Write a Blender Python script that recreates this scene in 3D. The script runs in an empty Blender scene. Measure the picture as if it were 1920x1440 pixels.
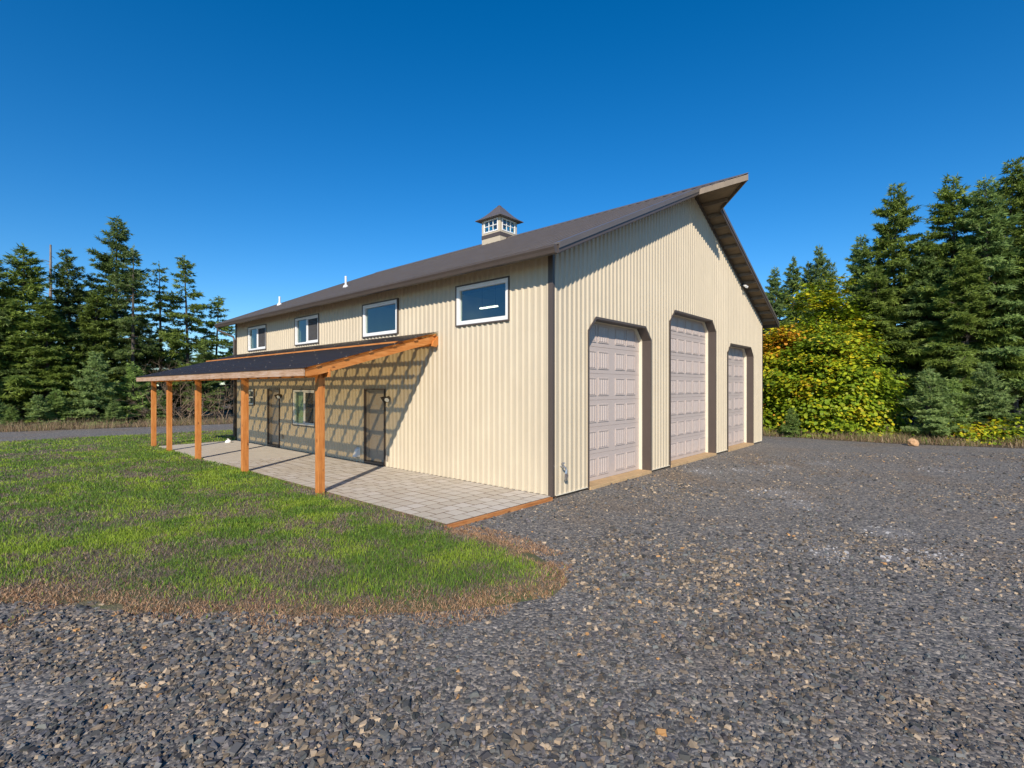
import bpy, math, random
import numpy as np
from mathutils import Vector, Matrix

random.seed(7)
RNG = np.random.default_rng(11)
scene = bpy.context.scene
COL = scene.collection

# ------------------------------------------------------------------ camera, sky, sun, exposure
CAM = Vector((-7.908, -5.964, 2.12))
YAW = math.radians(48.404)          # clockwise from +Y
cam_data = bpy.data.cameras.new("camera")
cam_data.sensor_width = 36.0
cam_data.lens = 17.70
cam_data.shift_y = 0.0039
cam_data.clip_start = 0.05
cam_data.clip_end = 3000
cam = bpy.data.objects.new("camera", cam_data)
cam.location = CAM
cam.rotation_euler = (math.radians(90), 0, -YAW)
COL.objects.link(cam)
scene.camera = cam

SUN_D = Vector((1.40, 1.0, -1.02)).normalized()      # direction the light travels
SUN_EL = math.asin(-SUN_D.z)
SUN_AZ = math.atan2(-SUN_D.x, -SUN_D.y)             # clockwise from +Y
world = bpy.data.worlds.new("World")
scene.world = world
world.use_nodes = True
wn = world.node_tree.nodes
wl = world.node_tree.links
for n in list(wn):
    wn.remove(n)
w_out = wn.new("ShaderNodeOutputWorld")
w_bg = wn.new("ShaderNodeBackground")
w_hs = wn.new("ShaderNodeHueSaturation")
w_sky = wn.new("ShaderNodeTexSky")
w_sky.sky_type = 'NISHITA'
w_sky.sun_disc = False
w_sky.sun_elevation = SUN_EL
w_sky.sun_rotation = SUN_AZ
w_sky.altitude = 300
w_sky.air_density = 1.0
w_sky.dust_density = 0.1
w_sky.ozone_density = 2.2
w_hs.inputs["Saturation"].default_value = 1.29
w_bg.inputs["Strength"].default_value = 0.088
w_tint = wn.new("ShaderNodeMix")
w_tint.data_type = 'RGBA'
w_tint.blend_type = 'MULTIPLY'
w_tint.inputs[0].default_value = 1.0
w_tint.inputs[7].default_value = (1.0, 1.17, 1.36, 1)
wl.new(w_sky.outputs[0], w_tint.inputs[6])
wl.new(w_tint.outputs[2], w_hs.inputs["Color"])
wl.new(w_hs.outputs[0], w_bg.inputs["Color"])
wl.new(w_bg.outputs[0], w_out.inputs[0])

sun_data = bpy.data.lights.new("sun", 'SUN')
sun_data.energy = 4.6
sun_data.angle = math.radians(0.53)
sun_data.color = (1.0, 0.90, 0.77)
sun = bpy.data.objects.new("sun", sun_data)
sun.rotation_euler = SUN_D.to_track_quat('-Z', 'Y').to_euler()
sun.location = (-20, -15, 25)
COL.objects.link(sun)

scene.view_settings.view_transform = 'Standard'
scene.view_settings.look = 'None'
scene.view_settings.gamma = 1.0
scene.view_settings.exposure = 0.28
scene.view_settings.use_curve_mapping = False

# ------------------------------------------------------------------ placement helpers (survey of the site)
FPX = 944.0
FWD = Vector((math.sin(YAW), math.cos(YAW), 0))
RGT = Vector((math.cos(YAW), -math.sin(YAW), 0))


def sight(u, v, depth):
    """site point seen in direction (u, v) of the survey photo at a given distance"""
    return CAM + FWD * depth + RGT * ((u - 960.0) / FPX * depth) + Vector((0, 0, (727.6 - v) / FPX * depth))


# ------------------------------------------------------------------ materials
def new_mat(name):
    m = bpy.data.materials.new(name)
    m.use_nodes = True
    nt = m.node_tree
    b = nt.nodes["Principled BSDF"]
    return m, nt, b


def ramp(nt, stops, interp='LINEAR'):
    r = nt.nodes.new("ShaderNodeValToRGB")
    r.color_ramp.interpolation = interp
    e = r.color_ramp.elements
    while len(e) < len(stops):
        e.new(0.5)
    for i, (p, c) in enumerate(stops):
        e[i].position = p
        e[i].color = (c[0], c[1], c[2], 1)
    return r


def coords(nt, scale=(1, 1, 1), kind="Object"):
    tc = nt.nodes.new("ShaderNodeTexCoord")
    mp = nt.nodes.new("ShaderNodeMapping")
    mp.inputs["Scale"].default_value = scale
    nt.links.new(tc.outputs[kind], mp.inputs["Vector"])
    return mp.outputs[0]


def noise(nt, vec, scale, detail=4, rough=0.6):
    n = nt.nodes.new("ShaderNodeTexNoise")
    n.inputs["Scale"].default_value = scale
    n.inputs["Detail"].default_value = detail
    n.inputs["Roughness"].default_value = rough
    nt.links.new(vec, n.inputs["Vector"])
    return n.outputs["Fac"]


def bump(nt, b, h, strength, dist=0.01):
    bn = nt.nodes.new("ShaderNodeBump")
    bn.inputs["Strength"].default_value = strength
    bn.inputs["Distance"].default_value = dist
    nt.links.new(h, bn.inputs["Height"])
    nt.links.new(bn.outputs[0], b.inputs["Normal"])


def paint(name, col, rough=0.45, var=0.10, scale=(1.5, 1.5, 0.6), metallic=0.0, spec=0.5, grain=0.0):
    m, nt, b = new_mat(name)
    v = coords(nt, scale)
    f = noise(nt, v, 2.3, 6, 0.65)
    lo = tuple(c * (1 - var) for c in col)
    hi = tuple(min(1, c * (1 + var)) for c in col)
    r = ramp(nt, [(0.3, lo), (0.7, hi)])
    nt.links.new(f, r.inputs[0])
    nt.links.new(r.outputs[0], b.inputs["Base Color"])
    b.inputs["Roughness"].default_value = rough
    b.inputs["Metallic"].default_value = metallic
    b.inputs["Specular IOR Level"].default_value = spec
    if grain:
        bump(nt, b, noise(nt, v, 60, 3), grain, 0.004)
    return m


def wood(name, dark, mid, light, axis, rough=0.6, strength=0.35):
    m, nt, b = new_mat(name)
    sc = [9, 9, 9]
    sc[axis] = 0.7
    v = coords(nt, tuple(sc))
    w = noise(nt, v, 3.2, 6, 0.7)
    f2 = noise(nt, coords(nt, (1.2, 1.2, 1.2)), 1.6, 3)
    mx = nt.nodes.new("ShaderNodeMath")
    mx.operation = 'MULTIPLY_ADD'
    nt.links.new(f2, mx.inputs[0])
    mx.inputs[1].default_value = 0.45
    nt.links.new(w, mx.inputs[2])
    r = ramp(nt, [(0.45, dark), (0.68, mid), (0.95, light)])
    nt.links.new(mx.outputs[0], r.inputs[0])
    ks = [5.5, 5.5, 5.5]
    ks[axis] = 2.6
    vk = nt.nodes.new("ShaderNodeTexVoronoi")
    vk.inputs["Scale"].default_value = 1.0
    nt.links.new(coords(nt, tuple(ks)), vk.inputs["Vector"])
    rk = ramp(nt, [(0.06, (0.35, 0.30, 0.28)), (0.15, (1, 1, 1))])
    nt.links.new(vk.outputs["Distance"], rk.inputs[0])
    mk = nt.nodes.new("ShaderNodeMix")
    mk.data_type = 'RGBA'
    mk.blend_type = 'MULTIPLY'
    mk.inputs[0].default_value = 1
    nt.links.new(r.outputs[0], mk.inputs[6])
    nt.links.new(rk.outputs[0], mk.inputs[7])
    nt.links.new(mk.outputs[2], b.inputs["Base Color"])
    b.inputs["Roughness"].default_value = rough
    bump(nt, b, w, strength, 0.004)
    return m


M = {}
M['siding'] = paint('siding_paint', (0.54, 0.463, 0.338), 0.42, 0.045, (0.8, 0.8, 0.5))
_nt = M['siding'].node_tree
_oi = _nt.nodes.new("ShaderNodeObjectInfo")
_mr = _nt.nodes.new("ShaderNodeMapRange")
_mr.inputs[3].default_value = 0.955
_mr.inputs[4].default_value = 1.03
_hs = _nt.nodes.new("ShaderNodeHueSaturation")
_b = _nt.nodes["Principled BSDF"]
_src = _b.inputs["Base Color"].links[0].from_socket
_nt.links.new(_oi.outputs["Random"], _mr.inputs[0])
_nt.links.new(_mr.outputs[0], _hs.inputs["Value"])
_nt.links.new(_src, _hs.inputs["Color"])
_nt.links.new(_hs.outputs[0], _b.inputs["Base Color"])
M['trim'] = paint('brown_trim_paint', (0.085, 0.066, 0.056), 0.42, 0.08)
M['roof'] = paint('brown_roof_paint', (0.125, 0.106, 0.093), 0.36, 0.10, (1, 1, 1))
M['soffit'] = paint('soffit_board', (0.27, 0.20, 0.12), 0.75, 0.25, (3, 0.6, 1))
M['lookout'] = paint('painted_blocking', (0.20, 0.155, 0.11), 0.6, 0.2)
M['garage'] = paint('garage_door_paint', (0.50, 0.425, 0.385), 0.45, 0.03, (0.7, 0.7, 3), grain=0.06)
M['cream'] = paint('cream_stop', (0.72, 0.66, 0.52), 0.5, 0.05)
M['door'] = paint('entry_door_paint', (0.36, 0.31, 0.25), 0.42, 0.03)
M['white'] = paint('white_vinyl', (0.78, 0.78, 0.76), 0.35, 0.03)
M['plaster'] = paint('inside_plaster', (0.62, 0.66, 0.55), 0.8, 0.05)
M['dark'] = paint('dark_inside', (0.06, 0.06, 0.06), 0.9, 0.2)
M['bronze'] = paint('bronze_metal', (0.035, 0.032, 0.03), 0.4, 0.2, metallic=0.3)
M['chrome'] = paint('galvanised_metal', (0.55, 0.56, 0.6), 0.3, 0.2, metallic=0.9)
M['lens'] = paint('lamp_lens', (0.7, 0.7, 0.66), 0.15, 0.05)
M['sill'] = paint('dusty_concrete', (0.50, 0.335, 0.17), 0.85, 0.18, (2, 2, 2), grain=0.3)
M['found'] = paint('brown_footing', (0.16, 0.10, 0.06), 0.9, 0.3, (4, 4, 4), grain=0.4)  # dark brown base colour of the footing strips
M['bark'] = wood('bark', (0.035, 0.028, 0.022), (0.075, 0.06, 0.048), (0.14, 0.12, 0.10), 2, 0.95, 0.9)
M['snag'] = wood('dead_wood', (0.10, 0.085, 0.07), (0.20, 0.16, 0.13), (0.34, 0.30, 0.26), 2, 0.9, 0.7)
M['twig'] = wood('pale_twigs', (0.12, 0.08, 0.05), (0.21, 0.145, 0.095), (0.34, 0.26, 0.18), 2, 0.9, 0.5)
CED = ((0.30, 0.095, 0.017), (0.52, 0.185, 0.038), (0.66, 0.29, 0.085))
for k, ax in (('x', 0), ('y', 1), ('z', 2)):
    M['cedar_' + k] = wood('cedar_' + k, *CED, ax)
M['weathered'] = wood('weathered_cedar', (0.13, 0.085, 0.06), (0.42, 0.26, 0.16), (0.52, 0.40, 0.32), 1, 0.8, 0.6)
M['edging'] = wood('cedar_edging', (0.22, 0.08, 0.02), (0.42, 0.155, 0.04), (0.55, 0.27, 0.10), 0, 0.8, 0.5)
M['stone'] = paint('ochre_stone', (0.55, 0.33, 0.17), 0.9, 0.25, (3, 3, 3), grain=0.5)


def glass_mat():
    m = bpy.data.materials.new('window_glass')
    m.use_nodes = True
    nt = m.node_tree
    for n in list(nt.nodes):
        nt.nodes.remove(n)
    out = nt.nodes.new("ShaderNodeOutputMaterial")
    tr = nt.nodes.new("ShaderNodeBsdfTransparent")
    tr.inputs[0].default_value = (0.84, 0.92, 0.86, 1)
    gl = nt.nodes.new("ShaderNodeBsdfGlossy")
    gl.inputs["Roughness"].default_value = 0.004
    gl.inputs["Color"].default_value = (0.80, 0.90, 1.0, 1)
    fr = nt.nodes.new("ShaderNodeFresnel")
    fr.inputs[0].default_value = 2.4
    mx = nt.nodes.new("ShaderNodeMixShader")
    ge = nt.nodes.new("ShaderNodeNewGeometry")
    iv = nt.nodes.new("ShaderNodeMath")
    iv.operation = 'SUBTRACT'
    iv.inputs[0].default_value = 1.0
    nt.links.new(ge.outputs["Backfacing"], iv.inputs[1])
    ml = nt.nodes.new("ShaderNodeMath")
    ml.operation = 'MULTIPLY'
    nt.links.new(fr.outputs[0], ml.inputs[0])
    nt.links.new(iv.outputs[0], ml.inputs[1])
    nt.links.new(ml.outputs[0], mx.inputs[0])
    nt.links.new(tr.outputs[0], mx.inputs[1])
    nt.links.new(gl.outputs[0], mx.inputs[2])
    nt.links.new(mx.outputs[0], out.inputs[0])
    return m


M['glass'] = glass_mat()


def smoked_mat():
    m = bpy.data.materials.new('smoked_polycarbonate')
    m.use_nodes = True
    nt = m.node_tree
    b = nt.nodes["Principled BSDF"]
    b.inputs["Base Color"].default_value = (0.055, 0.057, 0.063, 1)
    b.inputs["Roughness"].default_value = 0.30
    b.inputs["Specular IOR Level"].default_value = 0.55
    out = nt.nodes["Material Output"]
    tr = nt.nodes.new("ShaderNodeBsdfTransparent")
    tr.inputs[0].default_value = (0.62, 0.50, 0.27, 1)
    mx = nt.nodes.new("ShaderNodeMixShader")
    mx.inputs[0].default_value = 0.46
    nt.links.new(tr.outputs[0], mx.inputs[1])
    nt.links.new(b.outputs[0], mx.inputs[2])
    nt.links.new(mx.outputs[0], out.inputs[0])
    return m


M['smoked'] = smoked_mat()


def screen_mat():
    m = bpy.data.materials.new('insect_screen')
    m.use_nodes = True
    nt = m.node_tree
    b = nt.nodes["Principled BSDF"]
    b.inputs["Base Color"].default_value = (0.09, 0.085, 0.085, 1)
    b.inputs["Roughness"].default_value = 0.8
    out = nt.nodes["Material Output"]
    tr = nt.nodes.new("ShaderNodeBsdfTransparent")
    mx = nt.nodes.new("ShaderNodeMixShader")
    mx.inputs[0].default_value = 0.6
    nt.links.new(tr.outputs[0], mx.inputs[1])
    nt.links.new(b.outputs[0], mx.inputs[2])
    nt.links.new(mx.outputs[0], out.inputs[0])
    return m


M['screen'] = screen_mat()


def curtain_mat():
    m, nt, b = new_mat('pale_curtain')
    b.inputs["Base Color"].default_value = (0.62, 0.68, 0.55, 1)
    b.inputs["Roughness"].default_value = 0.9
    return m


M['curtain'] = curtain_mat()


def lit_mat():
    m, nt, b = new_mat('lit_tube')
    b.inputs["Base Color"].default_value = (0.9, 0.9, 0.9, 1)
    b.inputs["Emission Color"].default_value = (1, 0.93, 0.82, 1)
    b.inputs["Emission Strength"].default_value = 3.0
    return m


M['lit'] = lit_mat()


def attr_mat(name, rough, transl=0.0, attr="tint", spec=0.3, vary=0.0):
    """colour carried by each blade, leaf or stone"""
    m, nt, b = new_mat(name)
    a = nt.nodes.new("ShaderNodeAttribute")
    a.attribute_name = attr
    col = a.outputs["Color"]
    if vary:
        oi = nt.nodes.new("ShaderNodeObjectInfo")
        mr = nt.nodes.new("ShaderNodeMapRange")
        mr.inputs[3].default_value = 1 - vary
        mr.inputs[4].default_value = 1 + vary
        nt.links.new(oi.outputs["Random"], mr.inputs[0])
        hs = nt.nodes.new("ShaderNodeHueSaturation")
        nt.links.new(mr.outputs[0], hs.inputs["Value"])
        nt.links.new(col, hs.inputs["Color"])
        col = hs.outputs[0]
    nt.links.new(col, b.inputs["Base Color"])
    b.inputs["Roughness"].default_value = rough
    b.inputs["Specular IOR Level"].default_value = spec
    if transl:
        out = nt.nodes["Material Output"]
        t = nt.nodes.new("ShaderNodeBsdfTranslucent")
        nt.links.new(col, t.inputs[0])
        mx = nt.nodes.new("ShaderNodeMixShader")
        mx.inputs[0].default_value = transl
        nt.links.new(b.outputs[0], mx.inputs[1])
        nt.links.new(t.outputs[0], mx.inputs[2])
        nt.links.new(mx.outputs[0], out.inputs[0])
    return m


M['needles'] = attr_mat('conifer_needles', 0.5, 0.32, vary=0.14)
M['leaves'] = attr_mat('maple_leaves', 0.5, 0.30)
M['blades'] = attr_mat('grass_blades', 0.5, 0.25)
M['gravel_stones'] = attr_mat('crushed_rock', 0.72, 0, spec=0.35)


def ground_mat():
    m, nt, b = new_mat('forest_floor')
    v = coords(nt)
    f = noise(nt, v, 0.6, 8, 0.7)
    r = ramp(nt, [(0.3, (0.035, 0.026, 0.016)), (0.55, (0.10, 0.068, 0.036)), (0.75, (0.22, 0.155, 0.08))])
    nt.links.new(f, r.inputs[0])
    nt.links.new(r.outputs[0], b.inputs["Base Color"])
    b.inputs["Roughness"].default_value = 0.95
    bump(nt, b, noise(nt, v, 25, 4), 0.8, 0.05)
    return m


def gravel_mat():
    m, nt, b = new_mat('crushed_rock_bed')
    v = coords(nt)
    # warp so that cells look like split rock, not discs
    vo = nt.nodes.new("ShaderNodeTexVoronoi")
    vo.inputs["Scale"].default_value = 30
    vo.inputs["Randomness"].default_value = 1
    nt.links.new(v, vo.inputs["Vector"])
    vo2 = nt.nodes.new("ShaderNodeTexVoronoi")
    vo2.inputs["Scale"].default_value = 62
    nt.links.new(v, vo2.inputs["Vector"])
    sep = nt.nodes.new("ShaderNodeSeparateColor")
    nt.links.new(vo.outputs["Color"], sep.inputs[0])
    r = ramp(nt, [(0.0, (0.050, 0.048, 0.047)), (0.40, (0.118, 0.113, 0.108)), (0.66, (0.205, 0.192, 0.176)),
                  (0.82, (0.29, 0.25, 0.205)), (0.93, (0.42, 0.355, 0.27)), (1.0, (0.54, 0.47, 0.39))])
    nt.links.new(sep.outputs[0], r.inputs[0])
    sep2 = nt.nodes.new("ShaderNodeSeparateColor")
    nt.links.new(vo2.outputs["Color"], sep2.inputs[0])
    r2 = ramp(nt, [(0.0, (0.05, 0.048, 0.047)), (0.6, (0.15, 0.142, 0.132)), (1.0, (0.36, 0.315, 0.26))])
    nt.links.new(sep2.outputs[0], r2.inputs[0])
    mx = nt.nodes.new("ShaderNodeMix")
    mx.data_type = 'RGBA'
    nt.links.new(sep.outputs[1], mx.inputs[0])
    nt.links.new(r.outputs[0], mx.inputs[6])
    nt.links.new(r2.outputs[0], mx.inputs[7])
    # earthy stains
    f = noise(nt, v, 0.35, 5, 0.6)
    rs = ramp(nt, [(0.50, (1, 1, 1)), (0.72, (1.05, 0.88, 0.70))])
    nt.links.new(f, rs.inputs[0])
    mu = nt.nodes.new("ShaderNodeMix")
    mu.data_type = 'RGBA'
    mu.blend_type = 'MULTIPLY'
    mu.inputs[0].default_value = 1
    nt.links.new(mx.outputs[2], mu.inputs[6])
    nt.links.new(rs.outputs[0], mu.inputs[7])
    # chalky spill patches
    pos = nt.nodes.new("ShaderNodeTexCoord")
    acc = None
    for (cx, cy, rad) in CHALK:
        sub = nt.nodes.new("ShaderNodeVectorMath")
        sub.operation = 'DISTANCE'
        nt.links.new(pos.outputs["Object"], sub.inputs[0])
        sub.inputs[1].default_value = (cx, cy, 0)
        mr = nt.nodes.new("ShaderNodeMapRange")
        mr.inputs[1].default_value = 0
        mr.inputs[2].default_value = rad
        mr.inputs[3].default_value = 1
        mr.inputs[4].default_value = 0
        nt.links.new(sub.outputs["Value"], mr.inputs[0])
        if acc is None:
            acc = mr.outputs[0]
        else:
            mm = nt.nodes.new("ShaderNodeMath")
            mm.operation = 'MAXIMUM'
            nt.links.new(acc, mm.inputs[0])
            nt.links.new(mr.outputs[0], mm.inputs[1])
            acc = mm.outputs[0]
    fn = noise(nt, v, 9, 5, 0.8)
    ml = nt.nodes.new("ShaderNodeMath")
    ml.operation = 'MULTIPLY'
    nt.links.new(acc, ml.inputs[0])
    nt.links.new(fn, ml.inputs[1])
    rr = ramp(nt, [(0.20, (0, 0, 0)), (0.55, (0.45, 0.45, 0.45))])
    nt.links.new(ml.outputs[0], rr.inputs[0])
    m3 = nt.nodes.new("ShaderNodeMix")
    m3.data_type = 'RGBA'
    nt.links.new(rr.outputs[0], m3.inputs[0])
    nt.links.new(mu.outputs[2], m3.inputs[6])
    m3.inputs[7].default_value = (0.33, 0.32, 0.315, 1)
    nt.links.new(m3.outputs[2], b.inputs["Base Color"])
    b.inputs["Roughness"].default_value = 0.85
    inv = nt.nodes.new("ShaderNodeMath")
    inv.operation = 'SUBTRACT'
    inv.inputs[0].default_value = 1
    nt.links.new(vo.outputs["Distance"], inv.inputs[1])
    bump(nt, b, inv.outputs[0], 0.6, 0.02)
    return m


CHALK = [(5.3, -0.9, 1.1), (6.2, -1.7, 0.9), (7.4, -2.3, 1.0), (8.9, -3.0, 0.9), (2.8, -3.7, 0.9), (3.6, -3.1, 1.2),
         (0.17, -5.4, 0.5), (-0.17, -4.7, 0.6), (0.7, -5.7, 0.7), (1.6, -5.2, 0.7), (9.8, -5.6, 1.0)]
M['ground'] = ground_mat()
M['gravel'] = gravel_mat()


def soil_mat():
    m, nt, b = new_mat('lawn_soil')
    v = coords(nt)
    f = noise(nt, v, 1.3, 6, 0.65)
    r = ramp(nt, [(0.35, (0.20, 0.145, 0.10)), (0.5, (0.15, 0.13, 0.07)), (0.68, (0.09, 0.125, 0.035))])
    nt.links.new(f, r.inputs[0])
    nt.links.new(r.outputs[0], b.inputs["Base Color"])
    b.inputs["Roughness"].default_value = 0.95
    bump(nt, b, noise(nt, v, 40, 4), 0.9, 0.04)
    return m


M['soil'] = soil_mat()


def paver_mat(name, tone):
    m, nt, b = new_mat(name)
    v = coords(nt)
    f = noise(nt, v, 2.2, 5, 0.6)
    g = noise(nt, v, 90, 3, 0.7)
    r = ramp(nt, [(0.3, tuple(c * 0.88 for c in tone)), (0.7, tone)])
    nt.links.new(f, r.inputs[0])
    r2 = ramp(nt, [(0.3, (0.82, 0.82, 0.82)), (0.65, (1.05, 1.05, 1.05))])
    nt.links.new(g, r2.inputs[0])
    mu = nt.nodes.new("ShaderNodeMix")
    mu.data_type = 'RGBA'
    mu.blend_type = 'MULTIPLY'
    mu.inputs[0].default_value = 1
    nt.links.new(r.outputs[0], mu.inputs[6])
    nt.links.new(r2.outputs[0], mu.inputs[7])
    nt.links.new(mu.outputs[2], b.inputs["Base Color"])
    b.inputs["Roughness"].default_value = 0.85
    bump(nt, b, g, 0.35, 0.003)
    return m


M['pavers'] = [paver_mat('paver_%d' % i, t) for i, t in enumerate(
    [(0.57, 0.51, 0.415), (0.59, 0.53, 0.44), (0.54, 0.475, 0.38), (0.61, 0.55, 0.465)])]
M['sand'] = paint('joint_sand', (0.15, 0.10, 0.062), 0.95, 0.3, (5, 5, 5))

# ------------------------------------------------------------------ mesh helpers
ORG = {}


class MB:
    """collects vertices and faces in site coordinates"""

    def __init__(self):
        self.v = []
        self.f = []

    def add(self, vs, fs):
        o = len(self.v)
        self.v.extend(tuple(p) for p in vs)
        self.f.extend(tuple(i + o for i in f) for f in fs)
        return self

    def box(self, x0, x1, y0, y1, z0, z1):
        x0, x1 = min(x0, x1), max(x0, x1)
        y0, y1 = min(y0, y1), max(y0, y1)
        z0, z1 = min(z0, z1), max(z0, z1)
        vs = [(x0, y0, z0), (x1, y0, z0), (x1, y1, z0), (x0, y1, z0), (x0, y0, z1), (x1, y0, z1), (x1, y1, z1), (x0, y1, z1)]
        return self.add(vs, [(0, 3, 2, 1), (4, 5, 6, 7), (0, 1, 5, 4), (1, 2, 6, 5), (2, 3, 7, 6), (3, 0, 4, 7)])

    def prism(self, prof, axis, a0, a1):
        """extrude a closed outline (pairs) along an axis; prof in the two remaining axes in order"""
        n = len(prof)

        def P(p, a):
            if axis == 0:
                return (a, p[0], p[1])
            if axis == 1:
                return (p[0], a, p[1])
            return (p[0], p[1], a)
        vs = [P(p, a0) for p in prof] + [P(p, a1) for p in prof]
        fs = [(i, (i + 1) % n, n + (i + 1) % n, n + i) for i in range(n)]
        fs += [tuple(range(n - 1, -1, -1)), tuple(range(n, 2 * n))]
        return self.add(vs, fs)

    def tube(self, pts, rads, sides=8, cap=True):
        pts = [Vector(p) for p in pts]
        if not hasattr(rads, '__len__'):
            rads = [rads] * len(pts)
        vs, fs = [], []
        for i, p in enumerate(pts):
            d = (pts[min(i + 1, len(pts) - 1)] - pts[max(i - 1, 0)]).normalized()
            up = Vector((0, 0, 1)) if abs(d.z) < 0.95 else Vector((1, 0, 0))
            a = d.cross(up).normalized()
            b = d.cross(a).normalized()
            for k in range(sides):
                t = 2 * math.pi * k / sides
                vs.append(p + (a * math.cos(t) + b * math.sin(t)) * rads[i])
        for i in range(len(pts) - 1):
            for k in range(sides):
                k2 = (k + 1) % sides
                fs.append((i * sides + k, i * sides + k2, (i + 1) * sides + k2, (i + 1) * sides + k))
        if cap:
            fs.append(tuple(range(sides - 1, -1, -1)))
            o = (len(pts) - 1) * sides
            fs.append(tuple(range(o, o + sides)))
        return self.add(vs, fs)

    def mesh(self, name, org=(0, 0, 0)):
        me = bpy.data.meshes.new(name)
        me.from_pydata([(p[0] - org[0], p[1] - org[1], p[2] - org[2]) for p in self.v], [], self.f)
        me.update()
        return me

    def build(self, name, mat, parent=None, smooth=False, bevel=0.0):
        org = ORG[parent.name] if parent is not None else (0, 0, 0)
        me = self.mesh(name, org)
        me.materials.append(mat)
        if smooth:
            me.polygons.foreach_set("use_smooth", [True] * len(me.polygons))
        o = bpy.data.objects.new(name, me)
        COL.objects.link(o)
        if parent is not None:
            o.parent = parent
        ORG[o.name] = org
        if bevel:
            md = o.modifiers.new("bevel", 'BEVEL')
            md.width = bevel
            md.segments = 2
            md.limit_method = 'ANGLE'
        return o


def tag(o, label=None, cat=None, group=None, kind=None):
    if label:
        o["label"] = label
    if cat:
        o["category"] = cat
    if group:
        o["group"] = group
    if kind:
        o["kind"] = kind
    return o


def thing(name, label, cat, loc=(0, 0, 0), group=None):
    o = bpy.data.objects.new(name, None)
    o.empty_display_size = 0.3
    o.location = loc
    COL.objects.link(o)
    ORG[o.name] = tuple(loc)
    return tag(o, label, cat, group)


def inst(name, me, parent, loc, rot=(0, 0, 0), scale=(1, 1, 1)):
    """another object on shared mesh data, placed in site coordinates under a part"""
    o = bpy.data.objects.new(name, me)
    org = ORG[parent.name] if parent is not None else (0, 0, 0)
    o.location = (loc[0] - org[0], loc[1] - org[1], loc[2] - org[2])
    o.rotation_euler = rot
    o.scale = scale
    COL.objects.link(o)
    o.parent = parent
    ORG[o.name] = tuple(loc)
    return o


def np_mesh(name, verts, tris, cols=None, loops=3):
    """big triangle mesh from arrays, with a colour for each corner's vertex"""
    me = bpy.data.meshes.new(name)
    nv, nf = len(verts), len(tris)
    me.vertices.add(nv)
    me.vertices.foreach_set("co", np.ascontiguousarray(verts, dtype=np.float32).ravel())
    me.loops.add(nf * loops)
    me.loops.foreach_set("vertex_index", np.ascontiguousarray(tris, dtype=np.int32).ravel())
    me.polygons.add(nf)
    me.polygons.foreach_set("loop_start", np.arange(0, nf * loops, loops, dtype=np.int32))
    me.polygons.foreach_set('use_smooth', np.zeros(nf, dtype=bool))
    me.update(calc_edges=True)
    if cols is not None:
        a = me.color_attributes.new("tint", 'FLOAT_COLOR', 'POINT')
        c4 = np.ones((nv, 4), dtype=np.float32)
        c4[:, :3] = cols
        a.data.foreach_set("color", c4.ravel())
    return me


def fbm(x, y, seed, octs=4, base=1.0):
    """value noise on arrays, roughly 0..1"""
    tot = np.zeros_like(x, dtype=np.float64)
    amp, s, norm = 1.0, base, 0.0
    for o in range(octs):
        xi, yi = np.floor(x * s), np.floor(y * s)
        fx, fy = x * s - xi, y * s - yi
        fx, fy = fx * fx * (3 - 2 * fx), fy * fy * (3 - 2 * fy)

        def h(a, b):
            q = np.sin(a * 127.1 + b * 311.7 + seed * 74.7 + o * 19.19) * 43758.5453
            return q - np.floor(q)
        tot += amp * ((h(xi, yi) * (1 - fx) + h(xi + 1, yi) * fx) * (1 - fy) + (h(xi, yi + 1) * (1 - fx) + h(xi + 1, yi + 1) * fx) * fy)
        norm += amp
        amp *= 0.5
        s *= 2.03
    return tot / norm


# ------------------------------------------------------------------ setting: ground, yard, road, lawn
def sheet(name, outline, z, mat, kind='structure'):
    b = MB()
    b.add([(x, y, z) for x, y in outline], [tuple(range(len(outline)))])
    o = b.build(name, mat)
    return tag(o, kind=kind)


GZ = -0.070                                  # the yard lies a little below the patio and siding
sheet('ground', [(-700, -700), (700, -700), (700, 700), (-700, 700)], GZ, M['ground'])


def wob(pts, amp, step=0.35, seed=1):
    out = []
    for (a, b) in zip(pts, pts[1:]):
        a, b = np.array(a, float), np.array(b, float)
        n = max(1, int(np.linalg.norm(b - a) / step))
        d = (b - a) / np.linalg.norm(b - a)
        nrm = np.array([-d[1], d[0]])
        for k in range(n):
            p = a + (b - a) * k / n
            q = (fbm(np.array([p[0]]), np.array([p[1]]), seed, 3, 1.3)[0] - 0.5) * 2 * amp
            out.append(tuple(p + nrm * q))
    out.append(tuple(pts[-1]))
    return out


YARD_FAR = wob([(15.9, 30), (16.2, 12), (16.78, 0.71), (16.75, -2.2), (16.88, -4.45), (17.9, -7.7), (21, -18), (24, -40)], 0.22, 0.5, 3)
sheet('gravel_yard', [(-40, -40), (-40, 30)] + YARD_FAR[::1], GZ + 0.004, M['gravel'])
ROAD_NEAR = wob([(-30, 26.2), (-6.43, 22.6), (1.9, 21.6), (16.0, 20.2)], 0.15, 0.5, 5)
ROAD_FAR = wob([(-30, 33.4), (-6.1, 29.2), (3.85, 26.9), (16.0, 25.2)], 0.2, 0.5, 6)
LAWN_FRONT = [(-30, 34), (-14.5, 11.8), (-9.3, 4.05), (-7.53, 1.39), (-6.51, -0.13), (-5.37, -1.51), (-4.75, -2.15), (-4.2, -2.55),
              (-3.65, -2.78), (-3.24, -2.67), (-2.95, -2.2), (-2.72, -1.64), (-2.62, -1.0), (-2.74, -0.2)]
LAWN_W = wob(LAWN_FRONT, 0.10, 0.2, 8)
lawn_outline = LAWN_W + [(-2.74, 15.78), (0.0, 16.02), (14.0, 16.4), (16.0, 16.4)] + ROAD_NEAR[::-1]
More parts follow.
